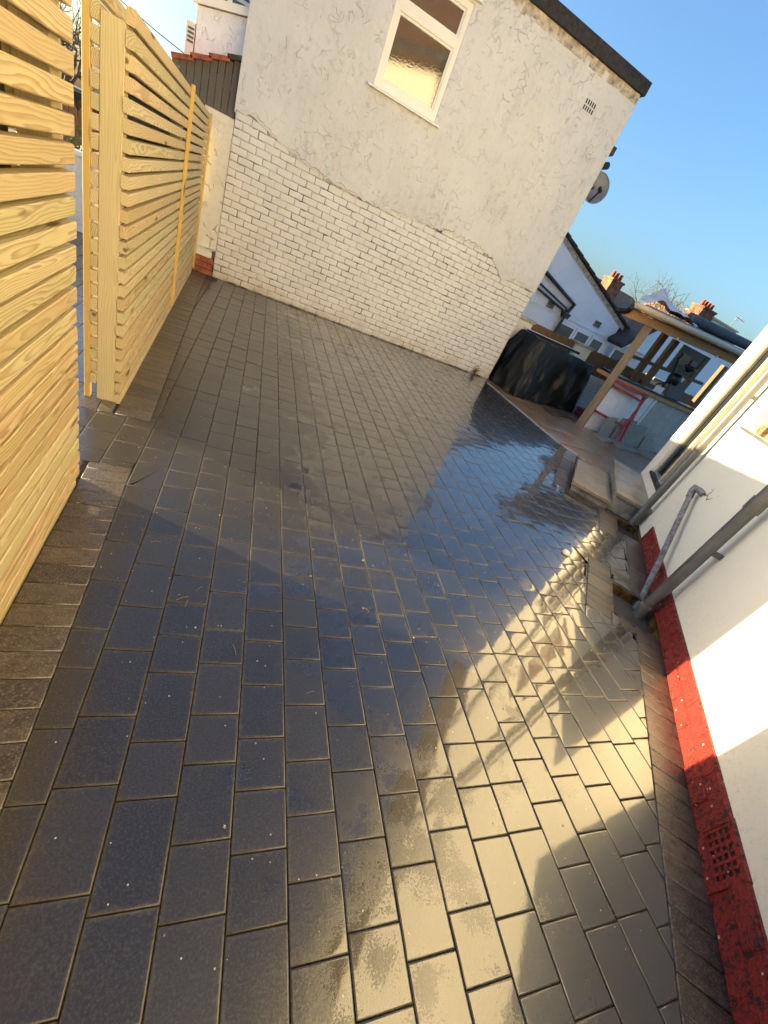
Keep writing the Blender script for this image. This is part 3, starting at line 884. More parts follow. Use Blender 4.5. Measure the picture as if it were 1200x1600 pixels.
# coping and bedding
MB().box(hx(XL) - .05, hx(XR) + .05, -.075, 3.05, ZT + .035, ZT + .185).build('coping', 'coping', hs)
bed_ = MB()
bn = 60
for i in range(bn):
    a, b = hx(XL) + (XR - XL) * i / bn, hx(XL) + (XR - XL) * (i + 1) / bn
    d = .020 + .010 * noise.noise((i * .7, 0, 0))
    bed_.box(a, b, -d, .05, ZT - .075 + .03 * noise.noise((i * .5, 5, 0)), ZT + .0345)
bed_.build('coping_bed', 'cement', hs)
# window
wd = put('window', None, hs, (hx(0), 0, 0))
fr = MB()
fy0, fy1 = -.012, .06
e = .002
for q in ((WX0 + e, WX0 + .07, WZ0 + .002, WZ1 - e), (WX1 - .07, WX1 - e, WZ0 + .002, WZ1 - e)):
    fr.box(q[0], q[1], fy0, fy1, q[2], q[3])
for z0, z1 in ((WZ0 + .002, WZ0 + .085), (3.70, 3.795), (WZ1 - .07, WZ1 - e)):
    fr.box(WX0 + .0702, WX1 - .0702, fy0 - .001, fy1, z0, z1)
fr.build('frame', 'upvc', wd)
sa = MB()
for z0, z1 in ((WZ0 + .085, 3.70), (3.795, WZ1 - .07)):
    for q in ((WX0 + .07, WX0 + .098, z0, z1), (WX1 - .098, WX1 - .07, z0, z1), (WX0 + .098, WX1 - .098, z0, z0 + .028), (WX0 + .098, WX1 - .098, z1 - .028, z1)):
        sa.box(q[0] + .0005, q[1] - .0005, fy0 + .014, fy1 - .01, q[2] + .0005, q[3] - .0005)
sa.build('sash', 'upvc', wd)
for z0, z1 in ((WZ0 + .112, 3.673), (3.822, WZ1 - .097)):
    MB().box(WX0 + .097, WX1 - .097, .022, .034, z0, z1).build('pane', 'obscure', wd)
MB().prism([(-.075, WZ0 - .032), (.03, WZ0 - .03), (.03, WZ0 + .0), (-.012, WZ0 + .0), (-.075, WZ0 - .018)], 0, WX0 - .075, WX1 + .075).build('sill', 'upvc', wd)
MB().prism([(-.075, WZ1 + .03), (-.016, WZ1 + .03), (-.016, WZ1 + .10), (-.06, WZ1 + .06)], 0, WX0 - .06, WX1 + .075).build('head', 'upvc', wd)
# air vent: ten dark slots in a small plate
av = put('air_vent', None, hs, (hx(4.413), -.017, 4.05))
vp = MB().box(-.115, .115, -.003, .001, -.078, .078)
vp.build('plate', 'render', av)
for r_ in range(2):
    for c_ in range(5):
        MB().box(-.095 + c_ * .04, -.073 + c_ * .04, -.0045, -.003, -.06 + r_ * .067, -.008 + r_ * .067).build('slot', 'black', av)
# rear eaves sticking out past the corner
ev = MB()
ev.box(hx(XR) + .02, hx(5.52), .75, 2.6, 3.86, 3.98)
ev.box(hx(XR) + .02, hx(5.62), .70, 2.6, 3.985, 4.10)
ev.build('eaves', 'darktile', hs)
ev = MB().tube([(hx(5.60), .68, 3.84), (hx(5.60), 2.6, 3.84)], .055, 12)
ev.build('gutter', 'black', hs)

# satellite dish on the house's side
dl = Vector((5.44, 8.05, 3.46))
ds = thing('satellite_dish', 'grey round satellite dish on the side of the white house', 'satellite dish', (5.09, 8.12, 3.36))
off = dl - Vector((5.09, 8.12, 3.36))
aim = Vector((-.25, -1, .12)).normalized()
dm = Matrix.Translation(off) @ aim.to_track_quat('Z', 'Y').to_matrix().to_4x4()
dprof = [(.001, -.055)] + [(r, -.055 + .055 * (r / .225) ** 2) for r in (.06, .11, .16, .20, .225)] + [(.227, -.006)] + [(r, -.066 + .055 * (r / .225) ** 2) for r in (.20, .13, .06, .001)]
MB().lathe(dprof, 28, dm).build('reflector', 'dishgrey', ds)
MB().tube([(0, .05, -.12), (.18, .05, -.05), off + Vector((0, .05, 0))], .018, 8).build('bracket', 'black', ds)
a0, a1 = dm @ Vector((0, -.205, -.01)), dm @ Vector((0, -.10, .27))
MB().tube([a0, a1], .012, 8).build('arm', 'black', ds)
MB().tube([a1 + (dm.to_3x3() @ Vector((0, -.01, .0))), a1 + (dm.to_3x3() @ Vector((0, .045, -.075)))], .032, 10).build('receiver', 'black', ds)

# rendered pier between fence and brickwork, with bare red bricks at the foot
pr = thing('rendered_pier', 'narrow cream rendered pier between the pine fence and the painted brickwork', 'pier', (-.34, 7.66, 0))
pb = MB()
n = 40
for i in range(n):
    z0, z1 = .24 + 1.68 * i / n, .24 + 1.68 * (i + 1) / n
    w0, w1 = [.150 + .004 * noise.noise((z_ * 7, 1, 0)) - (.05 if z_ < .36 else 0) for z_ in (z0, z1)]
    y0 = -.045 + .012 * noise.noise((z0 * 5, 4, 0)); y1 = -.045 + .012 * noise.noise((z1 * 5, 4, 0))
    pb.add([(-.2, y0, z0), (w0, y0, z0), (w1, y1, z1), (-.2, y1, z1), (w0, .3, z0), (w1, .3, z1)], [(0, 1, 2, 3), (1, 4, 5, 2)], True)
pb.add([(-.2, -.045, .24), (.11, -.045, .24), (.11, .3, .24), (-.2, .3, .24)], [(0, 3, 2, 1)])
pb.build('render_coat', 'render_pier', pr)
for zz in (0.0, .08, .16):
    for xx in ((-.2, -.04), (-.035, .145)) if zz != .08 else ((-.2, -.12), (-.115, .14)):
        MB().box(xx[0], xx[1], -.035, .3, zz + .003, zz + .076).build('brick', 'redbrick', pr)

# porch with dark boards and red tiles beside the house, bay above
po = thing('boarded_porch', 'dark weathered vertical board cheek under red clay tiles beside the white house', 'porch', (-.5, 7.72, 0))
x = -.205
k = 0
while x > -.95:
    zt = 2.18 + (x + .95) / .78 * .31
    zb = 1.80 + .04 * (k % 2) + (x + .5) * .08
    MB().upright(x - .082, x + .5 - .5 - .003, 0, .02, zb, zt, .002).build('board', 'grey_board', po, (.5, 0, 0))
    x -= .085
    k += 1
MB().box(-.46, .31, .021, .5, 1.92, 2.1).build('soffit', 'grey_board', po)
MB().add([(-.46, .03, 2.1), (.31, .03, 2.46), (.31, .9, 2.46), (-.46, .9, 2.1), (-.46, .9, 1.9), (.31, .9, 1.9)], [(0, 1, 2, 3), (3, 2, 5, 4)]).build('roof_deck', 'grey_board', po)
for j in range(4):
    for i in range(4):
        x0 = -.46 + i * .2
        zz = 2.19 + i * .085
        mt = Matrix.Translation((x0, -.06 + j * .24, zz)) @ Matrix.Rotation(-math.atan2(.085 + .0, .2) + .12, 4, 'Y')
        tb = MB().box(0, .24, 0, .225, 0, .022, mt)
        tb.box(0, .24, .0, .03, .0225, .045, mt)
        tb.build('roof_tile', 'tile' if i < 3 else 'darktile', po)
by = thing('bay_window', 'pale grey rendered upper bay with white window behind the porch roof', 'bay window', (-.5, 8.3, 0))
MB().add([(-.32, -.1, 2.25), (.33, -.1, 2.25), (.33, -.1, 2.98), (-.32, -.1, 2.82), (-.32, .4, 2.25), (.33, .4, 2.25), (.33, .4, 2.98), (-.32, .4, 2.82)], [(0, 1, 2, 3), (4, 7, 6, 5), (0, 3, 7, 4), (1, 5, 6, 2), (3, 2, 6, 7), (0, 4, 5, 1)]).build('wall', 'render_blue', by)
bw = put('window', None, by)
sl = MB()
sl.add([(-.36, -.15, 2.82), (.33, -.15, 2.99), (.33, -.15, 3.07), (-.36, -.15, 2.90), (-.36, .4, 2.82), (.33, .4, 2.99), (.33, .4, 3.07), (-.36, .4, 2.90)], [(0, 1, 2, 3), (4, 7, 6, 5), (0, 3, 7, 4), (1, 5, 6, 2), (3, 2, 6, 7), (0, 4, 5, 1)])
sl.build('sill', 'upvc', bw)
MB().box(-.33, -.27, -.1, .0, 2.91, 4.0).box(.0, .05, -.1, .0, 2.99, 4.0).build('frame', 'upvc', bw)
MB().box(-.27, .33, -.05, -.04, 2.95, 4.0).build('pane', 'farglass', bw)
for k in range(7):
    MB().box(.06, .33, -.085, -.06, 3.06 + k * .06, 3.095 + k * .06).build('blind_slat', 'blind', bw)
vb = thing('vent_box', 'small white louvred vent box beside the pale grey bay', 'vent', (-.87, 8.3, 2.3))
MB().box(-.05, .06, -.1, .1, 0, .35).build('body', 'upvc', vb)
for k in range(4): MB().box(-.03, .04, -.108, -.1, .16 + k * .04, .18 + k * .04).build('louvre', 'pipe', vb)

# ------------------------------------------------------------------ cream house on the right
ch = thing('cream_house', 'smooth cream rendered house wall with chipped red plinth on the right', 'house', WC, TH)
SEND, SST, ZE = 5.0, -4.6, 5.05
holes = [(3.56, 4.62, .36, 2.25), (2.30, 3.03, 1.375, 2.35)]
ss = sorted({SST, SEND, *(v for h in holes for v in h[:2])})
zs = sorted({0.0, ZE, *(v for h in holes for v in h[2:])})
wl = MB()
inh = lambda s, z: any(h[0] < s < h[1] and h[2] < z < h[3] for h in holes)
for a, b in zip(ss, ss[1:]):
    for c, d in zip(zs, zs[1:]):
        if not inh((a + b) / 2, (c + d) / 2):
            wl.add([(a, 0, c), (b, 0, c), (b, 0, d), (a, 0, d)], [(0, 3, 2, 1)])
for h in holes:
    a, b, c, d = h
    wl.add([(a, 0, c), (b, 0, c), (b, 0, d), (a, 0, d), (a, -.3, c), (b, -.3, c), (b, -.3, d), (a, -.3, d)], [(0, 1, 5, 4), (1, 2, 6, 5), (2, 3, 7, 6), (3, 0, 4, 7)])
wl.add([(SEND, 0, 0), (SEND, -5, 0), (SEND, -5, ZE), (SEND, 0, ZE)], [(0, 3, 2, 1)])
wl.add([(SST, 0, 0), (SST, -5, 0), (SST, -5, ZE), (SST, 0, ZE)], [(0, 1, 2, 3)])
wl.add([(SEND, -5, 0), (SST, -5, 0), (SST, -5, ZE), (SEND, -5, ZE)], [(0, 3, 2, 1)])
wl.build('wall', 'smooth', ch)
MB().box(SST - .2, SEND + .2, .0, .30, ZE + .002, ZE + .02).build('soffit', 'brown_board', ch)
MB().box(SST - .2, SEND + .2, .30, .32, ZE - .02, ZE + .18).build('fascia', 'brown_board', ch)
MB().tube([(SST - .2, .38, ZE + .10), (SEND + .2, .38, ZE + .10)], .058, 12).build('gutter', 'pipe', ch)
rf = MB()
for (y0, z0), (y1, z1) in (((.36, ZE + .19), (-2.5, ZE + 2.3)), ((-5.3, ZE + .19), (-2.5, ZE + 2.3))):
    rf.add([(SST - .25, y0, z0), (SEND + .25, y0, z0), (SEND + .25, y1, z1), (SST - .25, y1, z1)], [(0, 1, 2, 3)])
rf.add([(SEND, .0, ZE), (SEND, -5, ZE), (SEND, -2.5, ZE + 2.25)], [(0, 1, 2)])
rf.build('roof', 'browntile', ch)
# red plinth of painted bricks with an air brick
s = SST
pk = 0
while s < 2.98:
    for r_ in range(2):
        off_ = 0 if r_ == 0 else .11
        a, b = s + off_, min(s + off_ + .222, 2.98)
        if b - a < .03: continue
        if b < -1.6 and a > -9:
            pass
        if abs((a + b) / 2 + .335) < .13: 
            continue
        j = lambda: R.gauss(0, .002)
        mb = MB()
        x0, x1, z0, z1 = a + .003, b - .003, r_ * .093 + .002, r_ * .093 + .091
        f = .020 + j()
        p = [(x0 + j(), z0), (x1 + j(), z0 + j()), (x1 + j(), z1 + j()), (x0 + j(), z1 + j())]
        q = inset(p, .007)
        vs = [(u[0], .001, u[1]) for u in p] + [(u[0], f - .006, u[1]) for u in p] + [(u[0], f + j() * .6, u[1]) for u in q]
        mb.add(vs, [(4 * k + (i + 1) % 4, 4 * k + i, 4 * k + 4 + i, 4 * k + 4 + (i + 1) % 4) for k in range(2) for i in range(4)])
        mb.add(vs[8:], [(3, 2, 1, 0)])
        mb.build('plinth_brick', 'red', ch)
    s += .225
MB().box(SST, 2.99, .0015, .013, 0, .187).build('plinth_joint', 'red', ch)
ab = put('air_brick', None, ch, (-.335, 0, .018))
abm = MB().box(-.125, .125, .0, .021, -.018, .02).box(-.125, -.105, .0, .021, .0205, .172).box(.105, .125, .0, .021, .0205, .172).box(-.1045, .1045, .0, .021, .155, .172)
abm.build('surround', 'red', ab)
gr = MB()
for c_ in range(7):
    gr.box(-.1045 + c_ * .0325, -.1045 + c_ * .0325 + .0135, .0, .018, .0206, .1548)
for r_ in range(5):
    z0 = .0206 + r_ * .0305
    gr.box(-.1043, .1043, .001, .0165, z0, z0 + .012)
gr.build('grille', 'red', ab)
MB().box(-.104, .104, .0132, .0136, .021, .154).build('void', 'black', ab)
# door with white frame and dark threshold
dr = put('door', None, ch)
df = MB()
for q in ((3.562, 3.64, .40, 2.248), (4.54, 4.618, .40, 2.248), (4.05, 4.13, .40, 2.17)):
    df.box(q[0], q[1], -.10, -.02, q[2], q[3])
df.box(3.641, 4.539, -.10, -.021, 2.171, 2.248)
df.build('frame', 'cream', dr)
MB().box(3.641, 4.049, -.075, -.065, .42, 2.17).box(4.131, 4.539, -.075, -.065, .42, 2.17).build('pane', 'glass', dr)
MB().box(3.63, 4.56, -.10, .03, .362, .398).build('threshold', 'black', dr)
MB().box(3.66, 4.52, -.09, -.03, .3985, .425).build('track', 'alu', dr)
# sash edge lines
MB().box(3.641, 3.70, -.06, -.035, .425, 2.17).box(4.48, 4.539, -.06, -.035, .425, 2.17).build('sash', 'pipe', dr)
# window opening with bare brown brickwork and a thin sill
wo_ = put('window_opening', None, ch)
MB().box(2.24, 3.08, -.28, .035, 1.352, 1.374).build('sill', 'pipe', wo_)
for r_ in range(11):
    for c_ in range(4):
        a = 2.30 + c_ * .19 - (.09 if r_ % 2 else 0)
        a0, a1 = max(a, 2.302), min(a + .18, 3.028)
        if a1 - a0 > .03:
            MB().box(a0, a1, -.29, -.10 + R.uniform(-.04, .03), 1.38 + r_ * .087, 1.38 + r_ * .087 + .078).build('brick', 'rubble', wo_)
# damaged patch of plaster
dg = MB()
def scar(path, ws):
    n = len(path)
    L_, R__ = [], []
    for i, (a, c) in enumerate(path):
        p0, p1 = Vector(path[max(0, i - 1)]), Vector(path[min(n - 1, i + 1)])
        t = (p1 - p0).normalized(); q = Vector((-t.y, t.x)) * ws[i]
        L_.append((a + q.x, .0016, c + q.y)); R__.append((a - q.x, .0016, c - q.y))
    dg.add(L_ + R__, [(i, i + 1, n + i + 1, n + i) for i in range(n - 1)])
scar([(2.64, .765), (2.60, .782), (2.575, .775), (2.545, .790), (2.515, .783), (2.485, .765), (2.47, .772), (2.44, .792), (2.40, .815), (2.36, .852), (2.335, .871)], [.002, .013, .008, .006, .004, .009, .006, .0035, .003, .002, .001])
scar([(2.53, .785), (2.535, .81), (2.522, .835), (2.53, .858), (2.515, .878)], [.004, .008, .005, .006, .002])
dg.build('plaster_crack', 'rubble', ch)
pm = MB()
pts = [(.0, .0)] + [(math.cos(t) * (.10 + .02 * math.sin(3 * t)), math.sin(t) * (.075 + .015 * math.cos(2 * t))) for t in [i * math.pi / 8 for i in range(16)]]
pm.add([(2.44 + p[0], .006 if i == 0 else .0008, .86 + p[1]) for i, p in enumerate(pts)], [(0, 1 + (i + 1) % 16, 1 + i) for i in range(16)], True)
pm.build('plaster_patch', 'smooth', ch)

# pipes on the cream wall
def wthing(name, label, cat, s, t, group=None):
    return thing(name, label, cat, W(s, t, 0), TH, group)
pa = wthing('downpipe', 'tall grey downpipe by the cream doorway, standing in the drain beside the sandstone steps', 'downpipe', 3.36, .085, 'downpipes on the cream wall')
MB().tube([(-.02, .06, -.16), (0, 0, -.06), (0, 0, 2.4), (0, 0, ZE - .45), (0, .29, ZE - .02), (0, .29, ZE + .06)], .040, 16).build('pipe', 'pipe', pa)
for z in (.99, 3.1): MB().tube([(0, 0, z), (0, 0, z + .075)], .048, 16).build('collar', 'pipe', pa)
for z in (1.6, 3.4): MB().box(-.012, .012, -.088, -.03, z, z + .04).build('bracket', 'pipe', pa)
pb_ = wthing('downpipe', 'thick grey downpipe nearest the camera, crossing the red plinth', 'downpipe', 1.52, .10, 'downpipes on the cream wall')
MB().tube([(0, 0, -.14), (0, 0, 1.0), (0, 0, ZE - .45), (0, .28, ZE - .02), (0, .28, ZE + .06)], .042, 18).build('pipe', 'pipe', pb_)
MB().box(-.006, .006, .0415, .0455, .02, 2.0).build('seam', 'pipe', pb_)
MB().tube([(0, 0, 1.0), (0, 0, 1.10)], .052, 18).build('collar', 'pipe', pb_)
MB().tube([(0, 0, .015), (0, 0, .045)], .048, 18).build('clip', 'waste', pb_)
MB().box(-.014, .014, -.102, -.04, .62, .66).build('bracket', 'pipe', pb_)
wp = wthing('waste_pipe', 'thin blotchy grey waste pipe slanting down the cream wall into the drain', 'waste pipe', 2.2, .05)
E1, E2 = Vector((2.70 - 2.2, .02, .745)), Vector((1.645 - 2.2, .05, -.05))
dv = (E2 - E1).normalized()
MB().tube([E1, E2], .023, 14).build('pipe', 'waste', wp)
MB().tube([E1 - dv * -.09, E1 + dv * .005, E1 - dv * .03 + Vector((-.01, -.005, .012)), E1 + Vector((-.05, -.03, .03)), E1 + Vector((-.06, -.069, .02))], .030, 14).build('elbow', 'waste', wp)
MB().tube([E2 - dv * .10, E2 - dv * .0, E2 + Vector((-.05, .01, -.05))], .031, 14).build('boot', 'pipe', wp)

# ------------------------------------------------------------------ sandstone steps to the cream doorway
st = wthing('doorstep', 'two pale sandstone slab steps below the cream doorway', 'steps', 3.9, .4)
o3 = lambda s, t: (s - 3.9, t - .4)
def lbox(mb, s0, s1, t0, t1, z0, z1):
    a, b = o3(s0, t0), o3(s1, t1)
    return mb.box(a[0], b[0], a[1], b[1], z0, z1)
lbox(MB(), 3.315, 4.5, .43, .865, -.05, .072).build('lower_riser', 'concrete', st)
lbox(MB(), 3.40, 4.93, .003, .405, -.05, .182).build('upper_riser', 'concrete', st)
mb = MB()
a, b = o3(3.27, .43), o3(4.45, .905)
p = [(a[0], a[1]), (b[0] - .03, a[1]), (b[0] - .1, b[1] - .01), (a[0] + .0, b[1])]
block(mb, [(q[0], q[1]) for q in ccw(p)], top=.115, deep=.042, crown=.002, edge=.006)
mb.build('lower_slab', 'stepstone', st)
for s0, s1 in ((3.36, 4.0), (4.006, 4.93)):
    mb = MB()
    a, b = o3(s0, .003), o3(s1, .436)
    block(mb, ccw([(a[0], a[1]), (b[0], a[1]), (b[0], b[1]), (a[0], b[1])]), top=.225, deep=.042, crown=.002, edge=.006)
    mb.build('upper_slab', 'stepstone', st)

# ------------------------------------------------------------------ boundary wall with timber infill
bwl = thing('boundary_wall', 'low white painted wall with pale piers and brown timber infill behind the tarpaulin', 'wall', (7.4, 8.5, 0))
for x0, x1 in ((-2.3, -1.5), (-.22, .22), (2.35, 2.8)):
    MB().box(x0, x1, -.11, .13, 0, 1.20).build('pier', 'smooth', bwl)
    MB().box(x0 - .03, x1 + .03, -.14, .16, 1.201, 1.265).build('pier_cap', 'cement', bwl)
for x0, x1 in ((-1.495, -.225), (.225, 2.345), (2.805, 5.0)):
    for r_ in range(9):
        x = x0 - (.11 if r_ % 2 else 0)
        while x < x1:
            a, b = max(x, x0), min(x + .222, x1)
            if b - a > .02: MB().box(a + .003, b - .003, -.06, .06, r_ * .083 + .003, r_ * .083 + .08).build('brick', 'render_low', bwl)
            x += .225
    MB().box(x0, x1, -.055, .055, 0, .745).build('core', 'mortar', bwl)
    x = x0
    while x < x1 - .03:
        MB().upright(x, min(x + .095, x1), -.03, -.01 + (.008 if int(x * 100) % 2 else 0), .752, 1.235 + R.uniform(-.006, .006), .002).build('board', 'brown_board', bwl)
        x += .1
    MB().box(x0, x1, .0, .04, .85, .91).build('rail', 'brown_board', bwl)

# ------------------------------------------------------------------ neighbour's bungalow
nb = thing('neighbour_bungalow', 'pale blue grey rendered gable with black gutter pipes and a row of white windows', 'house', (10, 12, 0))
nx = lambda x: x - 10
gz = lambda x: 3.24 - (x - 7.81) * .3405
gb = MB()
poly = [(nx(3.5), -.1), (nx(11.15), -.1), (nx(11.15), gz(11.15)), (nx(3.5), gz(3.5))]
gb.prism(poly, 1, 0.0, 6)
gb.build('wall', 'render_blue', nb)
MB().box(nx(11.152), nx(17), .4, 6, -.1, 1.62).build('wing_wall', 'render_blue', nb)
MB().box(nx(3.5), nx(13.2), -.03, -.001, 1.575, 1.60).build('string_course', 'white', nb)
x = 3.6
while x < 11.3:
    z0 = gz(x); L = .34
    mt = Matrix.Translation((nx(x), -.12, z0 + .02)) @ Matrix.Rotation(math.atan(.3405) - .05, 4, 'Y')
    MB().box(0, L + .05, 0, .4, 0, .045, mt).build('verge_tile', 'darktile', nb)
    x += .325
MB().add([(nx(3.5), -.02, gz(3.5) + .0), (nx(11.3), -.02, gz(11.3) + .0), (nx(11.3), -.02, gz(11.3) - .12), (nx(3.5), -.02, gz(3.5) - .12)], [(0, 3, 2, 1)]).build('bargeboard', 'cement', nb)
MB().add([(nx(3.5), .0, gz(3.5) + .02), (nx(11.4), .0, gz(11.4) + .02), (nx(11.4), 6.1, gz(11.4) + .02), (nx(3.5), 6.1, gz(3.5) + .02)], [(0, 1, 2, 3)]).build('roof', 'darktile', nb)
for x0, x1 in ((9.02, 9.70), (9.73, 10.36), (10.40, 10.98), (11.42, 12.02)):
    w_ = put('window', None, nb, (nx(x0), -.05, 1.0))
    L = x1 - x0
    MB().box(0, .07, 0, .04, 0, .47).box(L - .07, L, 0, .04, 0, .47).box(.07, L - .07, 0, .04, 0, .07).box(.07, L - .07, 0, .04, .40, .47).build('frame', 'white', w_)
    MB().box(.07, L - .07, .02, .03, .07, .40).build('pane', 'farglass', w_)
for pth, r_ in (([(7.3, 2.46), (9.13, 1.97), (9.05, 1.72)], .058), ([(7.2, 2.16), (8.95, 1.80), (8.98, 1.7)], .03), ([(7.2, 2.02), (8.9, 1.72)], .03), ([(9.03, 1.62), (9.0, .4)], .045)):
    MB().tube([(nx(a), -.09, b) for a, b in pth], r_, 10).build('pipe', 'black', nb)
MB().prism([(nx(8.88), 1.70), (nx(8.93), 1.56), (nx(9.1), 1.56), (nx(9.15), 1.70)], 1, -.2, -.02).build('hopper', 'black', nb)
for x_, z_ in ((8.45, 1.70), (10.32, 1.79)):
    vv = put('wall_vent', None, nb, (nx(x_), -.02, z_))
    MB().box(-.13, .13, 0, .019, -.09, .09).build('plate', 'concrete', vv)
    for k in range(3): MB().box(-.10, .10, -.006, 0, -.06 + k * .05, -.03 + k * .05).build('louvre', 'darktile', vv)
pc = put('porch', None, nb)
MB().prism([(nx(11.16), 1.60), (nx(13.4), 1.60), (nx(13.4), 2.9), (nx(11.9), 2.32), (nx(11.16), 1.72)], 1, -.45, 0.0).build('wall', 'white', pc)
MB().add([(nx(10.95), -.7, 1.60), (nx(11.75), -.7, 2.42), (nx(11.75), .3, 2.42), (nx(10.95), .3, 1.60), (nx(11.05), -.7, 1.50), (nx(11.9), -.7, 2.36), (nx(11.9), .3, 2.36), (nx(11.05), .3, 1.50)], [(0, 3, 2, 1), (4, 5, 6, 7), (0, 1, 5, 4), (2, 3, 7, 6), (0, 4, 7, 3), (1, 2, 6, 5)]).build('roof', 'darktile', pc)

# ------------------------------------------------------------------ timber bar shelter
bs = thing('timber_bar', 'open timber garden bar with a sloping roof, beams and counter', 'garden bar', (6.8, 6.5, 0))
bx_ = lambda x: x - 6.8
MB().upright(-.055, .055, -.055, .055, 0, 1.985, .006).build('post', 'timber_v', bs, (0, .03, 0))
MB().upright(-.05, .05, -.05, .05, 0, 2.2, .006).build('post', 'timber_v', bs, (3.6, .03, 0))
for x_ in (1.97, 2.36, 3.5, 4.2):
    MB().upright(-.08, .08, -.05, .05, 0.6, 2.10, .006).build('back_post', 'dark_timber', bs, (x_, 1.5, 0))
SL = math.atan(.045)
mt = Matrix.Rotation(-SL, 4, 'Y')
def slbar(name, x0, x1, y0, y1, z0, z1, mat):
    o = MB().bar(x1 - x0, y1 - y0, z1 - z0, .004).build(name, mat, bs, (x0, y0, z0 + x0 * .045))
    o.rotation_euler = (0, -SL, 0)
    return o
slbar('beam', -.68, 3.9, -.07, .0, 1.975, 2.10, 'timber')
slbar('soffit_board', -.66, 3.9, -.128, -.072, 2.105, 2.12, 'dark_timber')
slbar('fascia_board', -.70, 3.9, -.16, -.13, 2.13, 2.175, 'timber')
slbar('beam', 1.5, 3.9, 1.46, 1.54, 2.10, 2.20, 'timber')
for k in range(3, 8):
    o = MB().box(-.025, .025, -.13, 1.75, 0, .09).build('rafter', 'timber', bs, (-.5 + k * .6, 0, 2.102 + (-.5 + k * .6) * .045))
    o.rotation_euler = (.075, 0, 0)
o = MB().prism([(-.56, -.2), (3.95, -.2), (3.95, 1.85), (1.35, 1.85)], 2, 0, .02).build('roof_sheet', 'felt', bs, (0, 0, 2.215))
o.rotation_euler = (.075, -SL, 0)
g_ = MB().tube([(-.74, -.22, 2.17 - .74 * .045), (3.95, -.22, 2.17 + 3.95 * .045)], .05, 12)
g_.build('gutter', 'cream', bs)
MB().tube([(-.76, -.2, 2.10), (-.70, -.1, 2.03), (-.74, .1, 1.98)], .05, 10).build('gutter_end', 'black', bs)
slbar('rail', 1.5, 3.9, 1.42, 1.47, 1.36, 1.43, 'dark_timber')
MB().box(2.62, 3.42, 1.46, 1.5, 1.55, 2.1).build('back_board', 'black', bs)
MB().box(2.75, 3.05, 1.44, 1.4595, 1.72, 1.95).build('window_sheet', 'farglass', bs)
MB().box(3.12, 3.32, 1.44, 1.4595, 1.62, 1.9).build('window_sheet', 'farglass', bs)
MB().bar(3.4, .48, .055, .004).build('counter', 'timber', bs, (-.02, .0, .985))
MB().box(.3, 3.4, .25, .75, 1.041, 1.075).build('counter_top', 'black', bs)
MB().box(.02, 1.30, .06, .08, .0, .98).build('front_panel', 'white', bs)
MB().box(1.302, 1.36, .04, .08, .0, .98).build('panel_strip', 'upvc', bs)
cs = MB()
xs_ = [1.37 + i * .0125 for i in range(160)]
cs.add([(x, .07 - .012 * (1 if (i // 2) % 2 else 0) - (.008 if i < 36 else 0), z) for z in (0, .98) for i, x in enumerate(xs_)], [(i, i + 1, i + 161, i + 160) for i in range(159)])
cs.build('corrugated_panel', 'sheet', bs)
MB().box(1.6, 3.6, 1.56, 1.6, .7, 1.12).build('back_panel', 'dark_timber', bs)
MB().tube([(.6, -.1, 2.02), (.62, -.1, 1.99)], .02, 8).tube([(1.7, -.1, 2.07), (1.72, -.1, 2.04)], .02, 8).tube([(2.8, -.1, 2.12), (2.82, -.1, 2.09)], .02, 8).build('lamp', 'white', bs)

# things on and round the bar
sp = thing('stone_slab', 'grey speckled square slab leaning on the bar counter', 'slab', (8.95, 6.95, 1.08), .1)
o = MB().box(-.27, .27, -.015, .015, 0, .36).build('face', 'slate', sp)
o.rotation_euler = (-.25, 0, 0)
lm = thing('swing_arm_lamp', 'black jointed bracket arm and lamp standing behind the bar counter', 'lamp', (8.6, 7.05, 1.08))
MB().tube([(0, 0, 0), (.05, 0, .35), (-.12, 0, .72)], .03, 8).build('arm', 'black', lm)
MB().tube([(.0, 0, .2), (-.22, -.05, .12)], .025, 8).build('handle', 'black', lm)
MB().lathe([(.02, 0), (.12, .05), (.14, .18), (.10, .25), (.001, .26)], 14, Matrix.Translation((.16, 0, .2))).build('head', 'black', lm)
MB().lathe([(.03, 0), (.06, .02), (.16, .12), (.001, .14)], 14, Matrix.Translation((.45, .1, .55))).build('shade', 'black', lm)
tk = thing('box', 'small white carton on the bar counter beside the slab', 'carton', (8.35, 6.85, 1.08), .3)
MB().box(-.07, .07, -.06, .06, 0, .11).build('body', 'white', tk)
MB().box(-.072, .072, -.062, .062, .1105, .125).build('lid', 'white', tk)
bt = thing('potted_shrub', 'small dark leafy pot plant at the left end of the bar counter', 'pot plant', (7.05, 6.85, 1.04))
MB().lathe([(.001, 0), (.05, 0), (.07, .10), (.06, .10), (.001, .09)], 14).build('pot', 'black', bt)
lf = MB()
for k in range(160):
    c = Vector((R.gauss(0, .05), R.gauss(0, .05), .12 + abs(R.gauss(.07, .06))))
    u = Vector((R.gauss(0, 1), R.gauss(0, 1), R.gauss(0, 1))).normalized() * .02
    v = u.orthogonal().normalized() * .008
    lf.add([c - u, c + v, c + u, c - v], [(0, 1, 2, 3)])
tag(lf.build('foliage', 'tyre', bt), kind='stuff')

